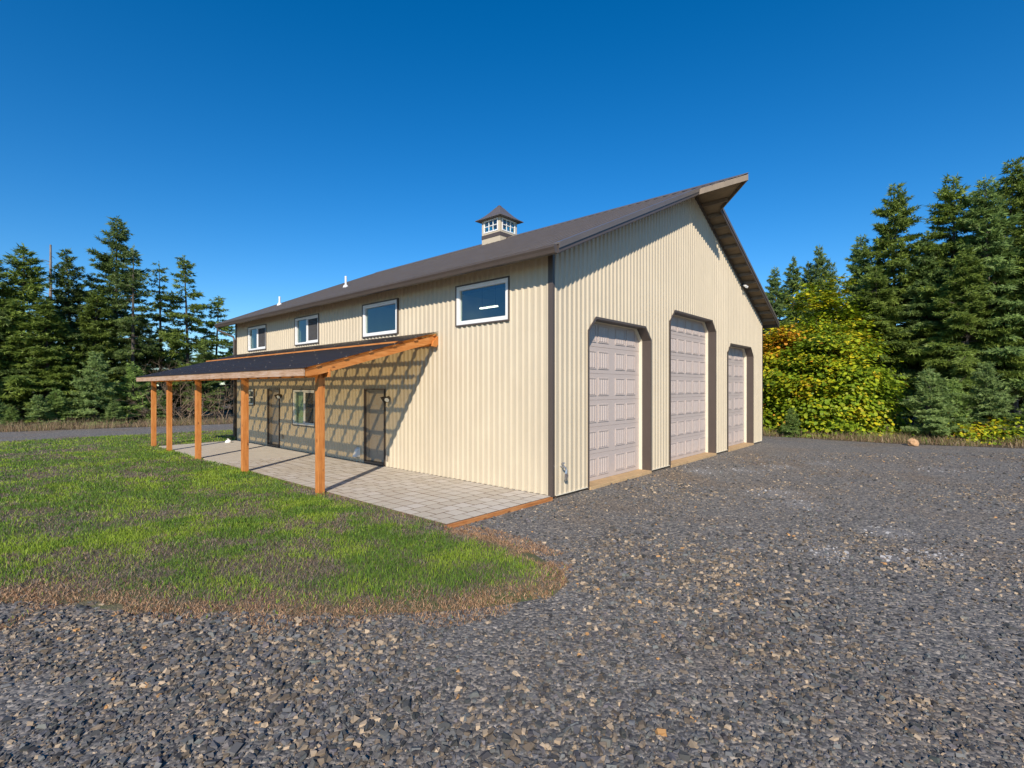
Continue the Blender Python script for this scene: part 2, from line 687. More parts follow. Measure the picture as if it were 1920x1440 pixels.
LAWN_Z = -0.018


def lawn_sheet():
    """lawn at patio level, sloping down to the gravel over its last half metre"""
    P = np.array(LAWN_W)
    n = len(P)
    ins = []
    for i in range(n):
        d = P[min(i + 5, n - 1)] - P[max(i - 5, 0)]
        d = d / np.linalg.norm(d)
        ins.append(P[i] + np.array([-d[1], d[0]]) * 0.45)
    b = MB()
    b.add([(x, y, GZ + 0.006) for x, y in P] + [(x, y, LAWN_Z) for x, y in ins],
          [(i, i + 1, n + i + 1, n + i) for i in range(n - 1)])
    rest_out = lawn_outline[n:]
    inner = [tuple(q) for q in ins] + rest_out
    b.add([(x, y, LAWN_Z) for x, y in inner], [tuple(range(len(inner)))])
    return tag(b.build('lawn', M['soil']), kind='structure')


lawn_sheet()
sheet('gravel_road', ROAD_NEAR + ROAD_FAR[::-1], GZ + 0.017, M['gravel'])
sheet('verge', ROAD_FAR + [(30, 60), (-40, 60)], GZ + 0.008, M['ground'])


def in_poly(x, y, poly):
    poly = np.array(poly)
    inside = np.zeros(len(x), dtype=bool)
    j = len(poly) - 1
    for i in range(len(poly)):
        xi, yi = poly[i]
        xj, yj = poly[j]
        c = ((yi > y) != (yj > y)) & (x < (xj - xi) * (y - yi) / (yj - yi + 1e-12) + xi)
        inside ^= c
        j = i
    return inside


def dist_poly(x, y, pts):
    d = np.full(len(x), 1e9)
    for (a, b) in zip(pts, pts[1:]):
        ax, ay = a
        bx, by = b[0] - ax, b[1] - ay
        L = bx * bx + by * by + 1e-12
        t = np.clip(((x - ax) * bx + (y - ay) * by) / L, 0, 1)
        d = np.minimum(d, np.hypot(x - ax - t * bx, y - ay - t * by))
    return d


# ------------------------------------------------------------------ the barn
W, L, EAVE = 14.0, 16.1, 4.90
SL = 0.447                       # roof slope
EX, EY0, EY1 = 0.50, 0.52, 0.60  # overhangs


def roof_z(x):
    return 4.74 + SL * ((x if x <= 7 else 14 - x) + 0.5)


def wall_top(x):
    return roof_z(x) - 0.10


barn = thing('metal_barn', 'large cream ribbed metal barn with brown roof and three garage doors', 'barn')
PITCH = 0.165
PROF = [(0.0, 0.0), (0.060, 0.0), (0.090, 0.030), (0.122, 0.030), (0.150, 0.0), (0.165, 0.0)]


def prof_off(a):
    t = a % PITCH
    for (p, q) in zip(PROF, PROF[1:]):
        if p[0] - 1e-9 <= t <= q[0] + 1e-9:
            return p[1] + (q[1] - p[1]) * (t - p[0]) / (q[0] - p[0])
    return 0.0


def siding(a0, a1, zb, top, openings, place, name, panel=0.99):
    br = set([a0, a1])
    k = 0
    while k * PITCH < a1:
        for p, _ in PROF[:-1]:
            a = k * PITCH + p
            if a0 < a < a1:
                br.add(round(a, 5))
        k += 1
    for op in openings:
        for a in (op['p'], op['q'], op['p'] + op.get('c', 0), op['q'] - op.get('c', 0)):
            br.add(round(a, 5))
    if a1 > 10 and name == 'gable_panel':
        br.add(7.0)
    br = sorted(br)
    groups = {}
    for l, r in zip(br, br[1:]):
        if r - l < 1e-4:
            continue
        m = (l + r) / 2
        iv = [[lambda a: zb, top]]
        for op in openings:
            if op['p'] <= m <= op['q']:
                c = op.get('c', 0)
                zl = (lambda a, o=op: o['z0'])
                zh = (lambda a, o=op, c=c: o['z1'] - max(0.0, c - (a - o['p']), c - (o['q'] - a)))
                new = []
                for lo, hi in iv:
                    if op['z1'] <= lo(m) or op['z0'] >= hi(m):
                        new.append([lo, hi])
                        continue
                    if op['z0'] > lo(m) + 0.001:
                        new.append([lo, zl])
                    new.append([zh, hi])
                iv = new
        g = groups.setdefault(int(m / panel), MB())
        for lo, hi in iv:
            ol, orr = prof_off(l + 1e-7), prof_off(r - 1e-7)
            g.add([place(l, ol, lo(l)), place(r, orr, lo(r)), place(r, orr, hi(r)), place(l, ol, hi(l))], [(0, 1, 2, 3)])
    for g in groups.values():
        g.build(name, M['siding'], barn)


GAR = [dict(p=1.24, q=4.17, z0=-0.2, z1=3.66, c=0.31), dict(p=5.32, q=8.78, z0=-0.2, z1=4.28, c=0.32), dict(p=9.94, q=12.79, z0=-0.2, z1=3.655, c=0.31)]
WIN = [dict(p=1.10, q=2.76, z0=3.54, z1=4.47, k='fixed'), dict(p=5.02, q=6.69, z0=3.54, z1=4.47, k='fixed'),
       dict(p=9.21, q=10.85, z0=3.55, z1=4.48, k='slide'), dict(p=13.15, q=14.82, z0=3.55, z1=4.48, k='slide'),
       dict(p=9.45, q=11.01, z0=0.86, z1=2.08, k='curtain'), dict(p=14.26, q=14.87, z0=1.45, z1=2.08, k='hung')]
DOORS = [dict(p=5.62, q=6.63, z0=-0.2, z1=2.10), dict(p=12.06, q=13.06, z0=-0.2, z1=2.10)]
siding(0.0, W, 0.0, wall_top, GAR, lambda a, o, z: (a, -o, z), 'gable_panel')
siding(0.0, L, 0.004, lambda a: EAVE, WIN + DOORS, lambda a, o, z: (-o, a, z), 'side_panel')
siding(0.0, W, 0.06, wall_top, [], lambda a, o, z: (a, L + o, z), 'gable_panel', 30)
siding(0.0, L, 0.06, lambda a: EAVE, [], lambda a, o, z: (W + o, a, z), 'side_panel', 30)
# rows of screw heads on the siding
b = MB()
for k in range(int(L / PITCH / 2)):
    a = k * 2 * PITCH + 0.03
    for z in (0.12, 0.75, 1.4, 2.3, 2.9, 3.3, 4.6):
        if not any(o['p'] - 0.05 < a < o['q'] + 0.05 and o['z0'] - 0.05 < z < o['z1'] + 0.05 for o in WIN + DOORS):
            b.box(-0.007, -0.0005, a - 0.007, a + 0.007, z - 0.007, z + 0.007)
for k in range(int(W / PITCH / 2)):
    a = k * 2 * PITCH + 0.03
    for z in (0.12, 0.9, 1.7, 2.5, 3.3, 4.1, 4.9, 5.7, 6.5, 7.3):
        if z < wall_top(a) - 0.2 and not any(o['p'] - 0.05 < a < o['q'] + 0.05 and z < o['z1'] + 0.05 for o in GAR):
            b.box(a - 0.007, a + 0.007, -0.007, -0.0005, z - 0.007, z + 0.007)
tag(b.build('siding_screws', M['siding'], barn), kind='stuff')
# footing strips under the siding
for box in [(p, q, 0.02, 0.12, -0.15, 0.02) for p, q in ((0.02, 1.24), (4.17, 5.32), (8.78, 9.94), (12.79, 13.98))] + [
        (0.02, 0.12, 0.13, 5.6, -0.15, 0.002), (13.88, 13.98, 0.13, 15.95, -0.15, 0.1), (0.13, 13.87, 15.96, 16.06, -0.15, 0.1)]:
    MB().box(*box).build('footing', M['found'], barn)
for p, q in ((0.09, 1.215), (4.195, 5.295), (8.805, 9.915), (12.815, 13.92)):
    MB().box(p, q, -0.036, -0.001, -0.010, 0.006).build('base_flashing', M['cream'], barn)
# corner trims
for (x0, y0, sx, sy) in ((0, 0, -1, -1), (0, L, -1, 1), (W, 0, 1, -1), (W, L, 1, 1)):
    b = MB()
    o = 0.038
    ex, ey = x0 + sx * o, y0 + sy * o
    prof = [(ex, ey), (ex, y0 - sy * 0.075), (ex - sx * 0.006, y0 - sy * 0.075), (ex - sx * 0.006, ey - sy * 0.006),
            (x0 - sx * 0.03, ey - sy * 0.006), (x0 - sx * 0.03, ey)]
    zt = 4.84
    b.prism(prof, 2, -0.010, zt)
    b.build('corner_trim', M['trim'], barn)
# rake frieze where siding meets the soffit
for s in (0, 1):
    b = MB()
    xs = (0.05, 6.98) if s == 0 else (7.02, 13.95)
    z0, z1 = wall_top(xs[0]), wall_top(xs[1])
    b.prism([(xs[0], z0 - 0.02), (xs[1], z1 - 0.02), (xs[1], z1 - 0.14), (xs[0], z0 - 0.14)], 1, -0.055, -0.028)
    b.build('rake_frieze', M['trim'], barn)

# roof panels: ribbed sheets running down each slope
RIBP = 0.30


def roof_panel(y0, y1, side, x_top=7.0):
    b = MB()
    ys = [(y0, 0)]
    k = math.ceil(y0 / RIBP - 1e-6)
    while k * RIBP < y1 - 0.03:
        c = k * RIBP
        if c - 0.03 > y0:
            ys += [(c - 0.016, 0), (c - 0.014, 0.024), (c + 0.014, 0.024), (c + 0.016, 0)]
        k += 1
    ys.append((y1, 0))
    xe = -EX - 0.03
    for (ya, oa), (yb, ob) in zip(ys, ys[1:]):
        def P(x, y, o):
            z = roof_z(x) + o
            return (x if side == 0 else 14 - x, y, z)
        q = [P(xe, ya, oa), P(x_top, ya, oa), P(x_top, yb, ob), P(xe, yb, ob)]
        b.add(q, [(0, 1, 2, 3) if side == 1 else (3, 2, 1, 0)])
    return b.build('roof_panel', M['roof'], barn)


Y0, Y1 = -EY0, L + EY1
for side in (0, 1):
    y = Y0
    while y < Y1 - 0.01:
        ye = min(y + 0.9, Y1)
        roof_panel(y, ye, side)
        y = ye
# soffit deck under the overhangs (and the whole roof)
KX, PEAK = 0.87, -1.56
for side in (0, 1):
    b = MB()
    f = (lambda x: x) if side == 0 else (lambda x: 14 - x)
    dz = -0.030
    q = [(f(-EX), Y0 + 0.02), (f(7.0 - KX), Y0 + 0.02), (f(7.0), PEAK + 0.03), (f(7.0), Y1 - 0.02), (f(-EX), Y1 - 0.02)]
    top = [(x, y, roof_z(x) + dz) for x, y in q]
    bot = [(x, y, roof_z(x) + dz - 0.02) for x, y in q]
    n = len(q)
    fs = [tuple(range(n)), tuple(range(2 * n - 1, n - 1, -1))] + [(i, (i + 1) % n, n + (i + 1) % n, n + i) for i in range(n)]
    b.add(top + bot, fs)
    b.build('soffit', M['soffit'], barn)
    # ribbed metal over the prow
    b = MB()
    ys = np.linspace(Y0 - 0.001, PEAK, 5)
    for ya, yb in zip(ys, ys[1:]):
        xa = 7 - KX * (ya - PEAK) / (Y0 - PEAK)
        xb = 7 - KX * (yb - PEAK) / (Y0 - PEAK)
        for (yy, ww, oo) in ((ya, yb, 0.0),):
            b.add([(f(xa), ya, roof_z(xa)), (f(7.0), ya, roof_z(7.0)), (f(7.0), yb, roof_z(7.0)), (f(xb), yb, roof_z(xb))], [(0, 1, 2, 3)])
        b.add([(f(xa), ya, roof_z(xa) + 0.028), (f(7.0), ya, roof_z(7.0) + 0.028), (f(7.0), ya - 0.03, roof_z(7.0) + 0.028), (f(xa), ya - 0.03, roof_z(xa) + 0.028),
               (f(xa), ya, roof_z(xa)), (f(7.0), ya, roof_z(7.0)), (f(7.0), ya - 0.03, roof_z(7.0)), (f(xa), ya - 0.03, roof_z(xa))],
              [(0, 1, 2, 3), (0, 4, 5, 1), (3, 2, 6, 7), (0, 3, 7, 4)])
    b.build('prow_panel', M['roof'], barn)


def board(name, a, c, depth, thick, mat, parent, drop=0.0, side=Vector((0, 0, 0))):
    """a sloped fascia: hangs 'depth' below the line a-c, thickness towards 'side'"""
    a, c = Vector(a), Vector(c)
    t = side.normalized() * thick
    dn = Vector((0, 0, -depth))
    o = Vector((0, 0, -drop))
    vs = [a + o, c + o, c + o + dn, a + o + dn]
    vs += [p + t for p in vs]
    b = MB()
    b.add(vs, [(0, 1, 2, 3), (7, 6, 5, 4), (0, 4, 5, 1), (1, 5, 6, 2), (2, 6, 7, 3), (3, 7, 4, 0)])
    return b.build(name, mat, parent)


for side in (0, 1):
    f = (lambda x: x) if side == 0 else (lambda x: 14 - x)
    for yy, sgn in ((Y0, 1), (Y1, -1)):
        xt = 7 - KX if yy == Y0 else 7.0
        board('rake_fascia', (f(-EX), yy, roof_z(-EX)), (f(xt), yy, roof_z(xt)), 0.155, 0.03, M['trim'], barn, 0.004, Vector((0, sgn, 0)))
        # rake flashing on top of the edge
        bb = MB()
        w0, w1 = (yy - 0.022, yy + 0.13) if sgn == 1 else (yy - 0.13, yy + 0.022)
        xs = (-EX, xt - 0.02)
        prof = [(f(xs[0]), roof_z(xs[0]) + 0.036), (f(xs[1]), roof_z(xs[1]) + 0.036), (f(xs[1]), roof_z(xs[1]) + 0.004), (f(xs[0]), roof_z(xs[0]) + 0.004)]
        bb.prism(prof, 1, w0, w1)
        xm = (xs[0], xs[1])
        y_out = yy - 0.022 if sgn == 1 else yy + 0.010
        prof = [(f(xs[0]), roof_z(xs[0]) + 0.004), (f(xs[1]), roof_z(xs[1]) + 0.004), (f(xs[1]), roof_z(xs[1]) - 0.075), (f(xs[0]), roof_z(xs[0]) - 0.075)]
        bb.prism(prof, 1, y_out, y_out + 0.012)
        bb.build('rake_flashing', M['roof'], barn)
    # prow fascia
    board('prow_fascia', (f(7 - KX), Y0 - 0.002, roof_z(7 - KX)), (7.0 - 0.004 + 0.008 * side, PEAK, roof_z(7.0)), 0.16, 0.03, M['lookout'], barn, -0.004,
          Vector((KX * (1 if side == 0 else -1), (Y0 - PEAK), 0)))
    # eave fascia
    b = MB()
    b.box(f(-EX), f(-EX + 0.03), Y0 + 0.035, Y1 - 0.035, roof_z(-EX) - 0.165, roof_z(-EX) - 0.036)
    b.build('eave_fascia', M['trim'], barn)
    # gutter
    b = MB()
    zt, zb2 = roof_z(-EX) - 0.025, roof_z(-EX) - 0.165
    prof = [(f(-0.502), zb2), (f(-0.580), zb2), (f(-0.600), zb2 + 0.055), (f(-0.625), zb2 + 0.10), (f(-0.625), zt), (f(-0.608), zt + 0.004), (f(-0.605), zt - 0.012),
            (f(-0.614), zt - 0.016), (f(-0.614), zb2 + 0.105), (f(-0.590), zb2 + 0.06), (f(-0.574), zb2 + 0.010), (f(-0.502), zb2 + 0.010)]
    b.prism(prof, 1, Y0 + 0.02, Y1 - 0.02)
    for ye in (Y0 + 0.012, Y1 - 0.02):
        b.prism([(f(-0.503), zb2 - 0.003), (f(-0.582), zb2 - 0.003), (f(-0.603), zb2 + 0.055), (f(-0.629), zb2 + 0.10), (f(-0.629), zt + 0.006), (f(-0.503), zt + 0.006)], 1, ye, ye + 0.008)
    b.build('gutter', M['trim'], barn)
    # blocking between wall and rake fascia
    for x in (7.55, 8.05, 8.52, 9.02, 9.52, 10.02, 10.54, 11.03, 11.5, 12.0, 12.48, 12.97, 13.47, 14.0):
        xx = x if side == 1 else 14 - x
        y_in = -0.056
        y_out2 = Y0 + 0.032
        if x < 7.7:
            y_out2 = PEAK + (Y0 - PEAK) * (abs(x - 7)) / KX + 0.07
        zc = roof_z(xx)
        b = MB()
        b.box(xx - 0.02, xx + 0.02, y_out2, y_in, zc - 0.17, zc - 0.062)
        b.build('lookout', M['lookout'], barn)
# ridge cap
b = MB()
for s in (-1, 1):
    x1 = 7 + s * 0.16
    b.add([(7, PEAK - 0.01, roof_z(7) + 0.055), (x1, PEAK + 0.19, roof_z(x1) + 0.036), (x1, Y1, roof_z(x1) + 0.036), (7, Y1, roof_z(7) + 0.055),
           (7, PEAK - 0.01, roof_z(7) + 0.045), (x1, PEAK + 0.19, roof_z(x1) + 0.020), (x1, Y1, roof_z(x1) + 0.020), (7, Y1, roof_z(7) + 0.045)],
          [(0, 1, 2, 3), (7, 6, 5, 4), (0, 4, 5, 1), (1, 5, 6, 2), (2, 6, 7, 3)])
b.build('ridge_cap', M['roof'], barn)
# downspout at the far corner
b = MB()
b.tube([(-0.56, L + 0.45, 4.56), (-0.56, L + 0.45, 4.47), (-0.10, L + 0.06, 4.20), (-0.085, L + 0.02, 4.08), (-0.085, L + 0.02, 0.15), (-0.2, L + 0.02, 0.06)], 0.04, 6)
b.build('downspout', M['trim'], barn)


# garage doors --------------------------------------------------------------
def strip(b, path, t, y0, y1):
    """a band of thickness t just inside the outline path (x, z), from depth y0 to y1"""
    cx = sum(p[0] for p in path) / len(path)
    inner = []
    n = len(path)
    for i, p in enumerate(path):
        d0 = Vector((path[i][0] - path[i - 1][0], path[i][1] - path[i - 1][1])) if i > 0 else None
        d1 = Vector((path[i + 1][0] - path[i][0], path[i + 1][1] - path[i][1])) if i < n - 1 else None
        ns = []
        for d in (d0, d1):
            if d is not None:
                d = d.normalized()
                ns.append(Vector((d.y, -d.x)))
        nn = ns[0] if len(ns) == 1 else (ns[0] + ns[1]).normalized() / max(0.3, (ns[0] + ns[1]).normalized().dot(ns[0]))
        inner.append((p[0] + nn.x * t, p[1] + nn.y * t))
    for i in range(n - 1):
        A, B, C, D = path[i], path[i + 1], inner[i + 1], inner[i]
        vs = [(q[0], y0, q[1]) for q in (A, B, C, D)] + [(q[0], y1, q[1]) for q in (A, B, C, D)]
        b.add(vs, [(0, 1, 2, 3), (7, 6, 5, 4), (0, 4, 5, 1), (2, 6, 7, 3), (1, 5, 6, 2), (3, 7, 4, 0)])


def raised_panel_mesh(w, h):
    b = MB()
    t, r = 0.016, 0.022
    # border
    b.box(0, w, -t, 0, 0, r)
    b.box(0, w, -t, 0, h - r, h)
    b.box(0, r, -t, 0, r, h - r)
    b.box(w - r, w, -t, 0, r, h - r)
    n = 4
    iw = (w - 2 * r - 0.012) / n
    for i in range(n):
        x0 = r + 0.006 + i * iw
        b.prism([(x0 + 0.004, 0.0), (x0 + 0.016, -0.011), (x0 + iw - 0.016, -0.011), (x0 + iw - 0.004, 0.0)], 2, r + 0.012, h - r - 0.012)
    me = b.mesh('raised_panel')
    me.materials.append(M['garage'])
    return me


for gi, g in enumerate(GAR):
    p, q, zt, c = g['p'], g['q'], g['z1'], g['c']
    path = [(p, -0.05), (p, zt - c), (p + c, zt), (q - c, zt), (q, zt - c), (q, -0.05)]
    DY = 0.29
    w = q - p
    b = MB()
    b.box(p - 0.06, q + 0.06, DY + 0.052, DY + 0.08, -0.02, zt + 0.1)
    gd = b.build('garage_door', M['garage'], barn)
    b = MB()
    strip(b, path, 0.028, -0.042, 0.20)
    # thin outer return visible on the wall face
    strip(b, [(x, z) for x, z in path], -0.022, -0.042, -0.026)
    b.build('door_trim', M['trim'], gd)
    b = MB()
    strip(b, path, 0.045, 0.202, 0.285)
    b.build('door_stop', M['cream'], gd)
    ns = 7 if gi == 1 else 6
    sh = (zt + 0.02) / ns
    bs = MB()
    bs.prism([(DY, 0.0015), (DY + 0.05, 0.0015), (DY + 0.05, sh - 0.0015), (DY, sh - 0.0015), (DY - 0.004, sh - 0.005), (DY - 0.004, 0.005)], 0, p - 0.05, q + 0.05)
    sec_me = bs.mesh('door_section')
    sec_me.materials.append(M['garage'])
    pw = 0.455
    if gi == 1:
        starts = [p + w / 2 + (i - 2.5) * 0.565 - pw / 2 for i in range(6)]
    else:
        cx = (p + q) / 2 + 0.04
        starts = [cx - 0.16 - 2 * pw - 0.09, cx - 0.16 - pw, cx + 0.16, cx + 0.16 + pw + 0.09]
    pm = raised_panel_mesh(pw, 0.41)
    for s in range(ns):
        inst('door_section', sec_me, gd, (0, 0, s * sh))
        for x in starts:
            inst('raised_panel', pm, gd, (x, DY - 0.004, s * sh + 0.105))
    b = MB()
    b.box(p + 0.03, q - 0.03, -0.07, 0.30, -0.12, 0.0)
    b.build('door_sill', M['sill'], gd, bevel=0.008)


# windows and entry doors on the long wall ------------------------------------
def rect_ring(b, x0, x1, p, q, z0, z1, w):
    b.box(x0, x1, p, q, z0, z0 + w)
    b.box(x0, x1, p, q, z1 - w, z1)
    b.box(x0, x1, p, p + w, z0 + w, z1 - w)
    b.box(x0, x1, q - w, q, z0 + w, z1 - w)


for wd in WIN:
    p, q, z0, z1, k = wd['p'], wd['q'], wd['z0'], wd['z1'], wd['k']
    fw = 0.085 if k == 'fixed' else 0.06
    b = MB()
    rect_ring(b, -0.048, 0.04, p + 0.028, q - 0.028, z0 + 0.028, z1 - 0.028, fw * 0.55)
    rect_ring(b, -0.034, 0.04, p + 0.028 + fw * 0.55, q - 0.028 - fw * 0.55, z0 + 0.028 + fw * 0.55, z1 - 0.028 - fw * 0.55, fw * 0.45)
    win = b.build('window', M['white'], barn)
    b = MB()
    rect_ring(b, -0.056, 0.0, p - 0.006, q + 0.006, z0 - 0.006, z1 + 0.006, 0.031)
    b.build('window_trim', M['trim'], win)
    ip, iq, iz0, iz1 = p + 0.028 + fw, q - 0.028 - fw, z0 + 0.028 + fw, z1 - 0.028 - fw
    mid = (ip + iq) / 2
    if k in ('slide', 'curtain'):
        b = MB()
        b.box(-0.030, 0.036, mid - 0.035, mid + 0.035, iz0, iz1)
        rect_ring(b, -0.018, 0.030, ip, mid - 0.036, iz0, iz1, 0.028)
        b.build('sash', M['white'], win)
        for a0, a1, xg in ((ip + 0.028, mid - 0.064, 0.005), (mid + 0.035, iq, 0.016)):
            b = MB()
            b.box(xg, xg + 0.005, a0, a1, iz0 + (0.028 if xg < 0.01 else 0), iz1 - (0.028 if xg < 0.01 else 0))
            b.build('pane', M['glass'], win)
        b = MB()
        b.box(-0.010, -0.008, ip + 0.03, mid - 0.066, iz0 + 0.03, iz1 - 0.03)
        b.build('insect_screen', M['screen'], win)
    elif k == 'hung':
        zm = (iz0 + iz1) / 2
        b = MB()
        b.box(-0.028, 0.034, ip, iq, zm - 0.025, zm + 0.025)
        b.build('sash', M['white'], win)
        for a0, a1 in ((iz0, zm - 0.025), (zm + 0.025, iz1)):
            b = MB()
            b.box(0.010, 0.015, ip, iq, a0, a1)
            b.build('pane', M['glass'], win)
    else:
        b = MB()
        b.box(0.010, 0.015, ip, iq, iz0, iz1)
        b.build('pane', M['glass'], win)
    # deep reveal inside the thick wall
    b = MB()
    rect_ring(b, 0.041, 0.14, p + 0.01, q - 0.01, z0 + 0.01, z1 - 0.01, 0.02)
    b.build('reveal', M['plaster'], win)
    if k == 'curtain':
        for a0, a1 in ((ip - 0.02, ip + 0.50), (ip + 0.60, mid + 0.1), (mid + 0.16, iq + 0.02)):
            b = MB()
            n = 40
            pts = [(0.16 + 0.022 * math.sin(i * 0.9) + 0.008 * math.sin(i * 2.3), a0 + (a1 - a0) * i / n) for i in range(n + 1)]
            vs, fs = [], []
            for x, y in pts:
                vs += [(x, y, iz0 - 0.02), (x, y, iz1 + 0.02)]
            for i in range(n):
                fs.append((2 * i, 2 * i + 2, 2 * i + 3, 2 * i + 1))
            b.add(vs, fs)
            b.build('curtain', M['curtain'], win, smooth=True)
# rooms behind the windows
b = MB()
b.box(0.31, 4.9, 4.5, 15.9, 2.55, 2.70)
b.box(4.9, 5.0, 4.5, 15.9, 0.06, 5.6)
b.box(0.31, 4.89, 4.5, 4.58, 0.06, 2.54)
b.box(0.31, 4.89, 4.5, 4.58, 2.71, 4.75)
b.box(0.31, 4.89, 8.0, 8.08, 2.71, 4.75)
b.box(0.31, 4.89, 12.0, 12.08, 2.71, 4.75)
b.build('partition', M['plaster'], barn)
b = MB()
b.box(0.3, 13.7, 0.5, 15.9, -0.15, -0.005)
b.build('floor_slab', M['dark'], barn)

for di, dd in enumerate(DOORS):
    p, q, zt = dd['p'], dd['q'], dd['z1']
    b = MB()
    b.box(0.10, 0.145, p + 0.075, q - 0.075, 0.075, zt - 0.065)
    # six raised fields
    dw = (q - p) - 0.15
    for r0, r1 in ((0.20, 0.72), (0.90, 1.40), (1.58, 1.86)):
        for c0 in (p + 0.075 + 0.12, p + 0.075 + dw / 2 + 0.05):
            cw = dw / 2 - 0.17
            b.box(0.094, 0.0995, c0, c0 + cw, r0 + 0.05, r1 + 0.05)
    ed = b.build('entry_door', M['door'], barn)
    b = MB()
    for (a0, a1) in ((p, p + 0.03), (q - 0.03, q)):
        b.box(-0.045, 0.16, a0, a1, 0.03, zt)
    b.box(-0.045, 0.16, p + 0.03, q - 0.03, zt - 0.03, zt)
    b.build('door_trim', M['trim'], ed)
    b = MB()
    for (a0, a1) in ((p + 0.031, p + 0.075), (q - 0.075, q - 0.031)):
        b.box(0.03, 0.15, a0, a1, 0.075, zt - 0.032)
    b.box(0.03, 0.15, p + 0.075, q - 0.075, zt - 0.065, zt - 0.032)
    b.build('door_frame', M['door'], ed)
    b = MB()
    b.box(-0.06, 0.16, p + 0.031, q - 0.031, 0.022, 0.07)
    b.build('threshold', M['trim'], ed)
    b = MB()
    b.tube([(0.098, p + 0.15, 0.98), (0.04, p + 0.15, 0.98)], [0.02, 0.026], 10)
    b.tube([(0.098, p + 0.15, 1.12), (0.07, p + 0.15, 1.12)], [0.024, 0.024], 10)
    b.build('handle', M['bronze'], ed)


# ------------------------------------------------------------------ small fixtures on the barn
def flood_light(y, z, label, spread=0.16):
    t = thing('flood_light', label, 'light', (-0.024, y, z), 'twin floodlights beside the entry doors')
    b = MB()
    b.tube([(-0.026, y, z), (-0.06, y, z)], [0.06, 0.055], 14)
    b.build('mount', M['bronze'], t)
    for s, yaw in ((1, 0.5), (-1, -0.5)):
        c = Vector((-0.12, y + s * spread * 0.55, z + 0.0))
        d = Vector((-0.75, s * 0.45, -0.5)).normalized()
        b = MB()
        b.tube([(-0.06, y, z), tuple(c - d * 0.04)], 0.016, 8)
        pts = [c - d * 0.075, c - d * 0.055, c - d * 0.01, c + d * 0.055, c + d * 0.075]
        b.tube([tuple(pp) for pp in pts], [0.025, 0.048, 0.056, 0.074, 0.078], 16)
        h = b.build('lamp_head', M['bronze'], t)
        b = MB()
        b.tube([tuple(c + d * 0.0755), tuple(c + d * 0.080)], [0.064, 0.060], 16)
        b.build('lens', M['lens'], h)
    return t


flood_light(5.43, 1.84, 'bronze twin floodlight beside the entry door at the open end of the porch')
flood_light(11.93, 1.84, 'bronze twin floodlight beside the entry door next to the curtained window')

# small camera light under the far rake
t = thing('eave_light', 'small twin security light under the gable eave above the smallest garage door', 'light', (11.42, -0.06, 5.86))
b = MB()
b.box(11.36, 11.48, -0.10, -0.057, 5.78, 5.92)
b.build('mount', M['bronze'], t)
for s in (-1, 1):
    b = MB()
    b.tube([(11.42 + s * 0.06, -0.10, 5.86), (11.42 + s * 0.09, -0.20, 5.80), (11.42 + s * 0.095, -0.22, 5.79)], [0.02, 0.05, 0.055], 12)
    b.build('lamp_head', M['white'], t)

# hose bib with frost cover, on the gable wall
t = thing('hose_spigot', 'metal hose spigot with crumpled cover low on the gable wall by the corner', 'spigot', (0.24, -0.03, 0.55))
b = MB()
b.tube([(0.24, -0.024, 0.56), (0.24, -0.10, 0.56), (0.24, -0.15, 0.54), (0.24, -0.17, 0.47)], [0.016, 0.02, 0.024, 0.020], 10)
b.build('pipe', M['chrome'], t)
b = MB()
b.tube([(0.24, -0.09, 0.59), (0.24, -0.09, 0.625)], [0.010, 0.010], 8)
for i in range(6):
    a = i * math.pi / 3
    b.tube([(0.24, -0.09, 0.625), (0.24 + 0.04 * math.cos(a), -0.09 + 0.04 * math.sin(a), 0.63)], 0.007, 5)
b.tube([(0.24, -0.09, 0.618), (0.24, -0.09, 0.642)], [0.03, 0.035], 12)
b.build('wheel_handle', M['chrome'], t)
b = MB()
b.tube([(0.24, -0.17, 0.50), (0.235, -0.165, 0.44), (0.26, -0.15, 0.38), (0.29, -0.12, 0.32), (0.31, -0.10, 0.27)], [0.022, 0.03, 0.042, 0.036, 0.012], 8)
b.build('hose_stub', M['chrome'], t)

# dryer vent hood by the near entry door
t = tag(MB().add([(-0.026, 6.83, 0.16), (-0.026, 7.03, 0.16), (-0.026, 7.03, 0.42), (-0.026, 6.83, 0.42),
                  (-0.17, 6.845, 0.16), (-0.17, 7.015, 0.16), (-0.085, 7.01, 0.38), (-0.085, 6.85, 0.38)],
                 [(4, 5, 6, 7), (0, 4, 7, 3), (1, 2, 6, 5), (3, 7, 6, 2), (0, 3, 2, 1)]).build('vent_hood', M['white'], None, bevel=0.006),
        'white plastic vent hood low on the wall beside an entry door', 'vent')
b = MB()
b.box(-0.055, -0.0245, 11.77, 11.87, 0.34, 0.49)
b.box(-0.062, -0.055, 11.785, 11.855, 0.36, 0.47)
tag(b.build('outlet_box', M['door'], None, bevel=0.004), 'small tan outlet box on the wall under the porch left of the window', 'outlet')
b = MB()
b.box(-0.05, -0.0245, 5.49, 5.55, 0.16, 0.33)
tag(b.build('bell_box', M['door'], None, bevel=0.004), 'narrow tan box on the sunny side of the entry door foot', 'box')
b = MB()
b.add([], [])
pt = Vector((-0.62, 15.2, 0.0))
b.tube([pt, pt + Vector((0, 0, 0.02)), pt + Vector((0.01, 0, 0.08)), pt + Vector((0.02, 0.03, 0.14)), pt + Vector((0.03, 0.05, 0.15))], [0.11, 0.12, 0.10, 0.06, 0.02], 9)
tag(b.build('white_cap', M['white'], None, smooth=True), 'small white plastic cap standing on the far end of the patio', 'cap')

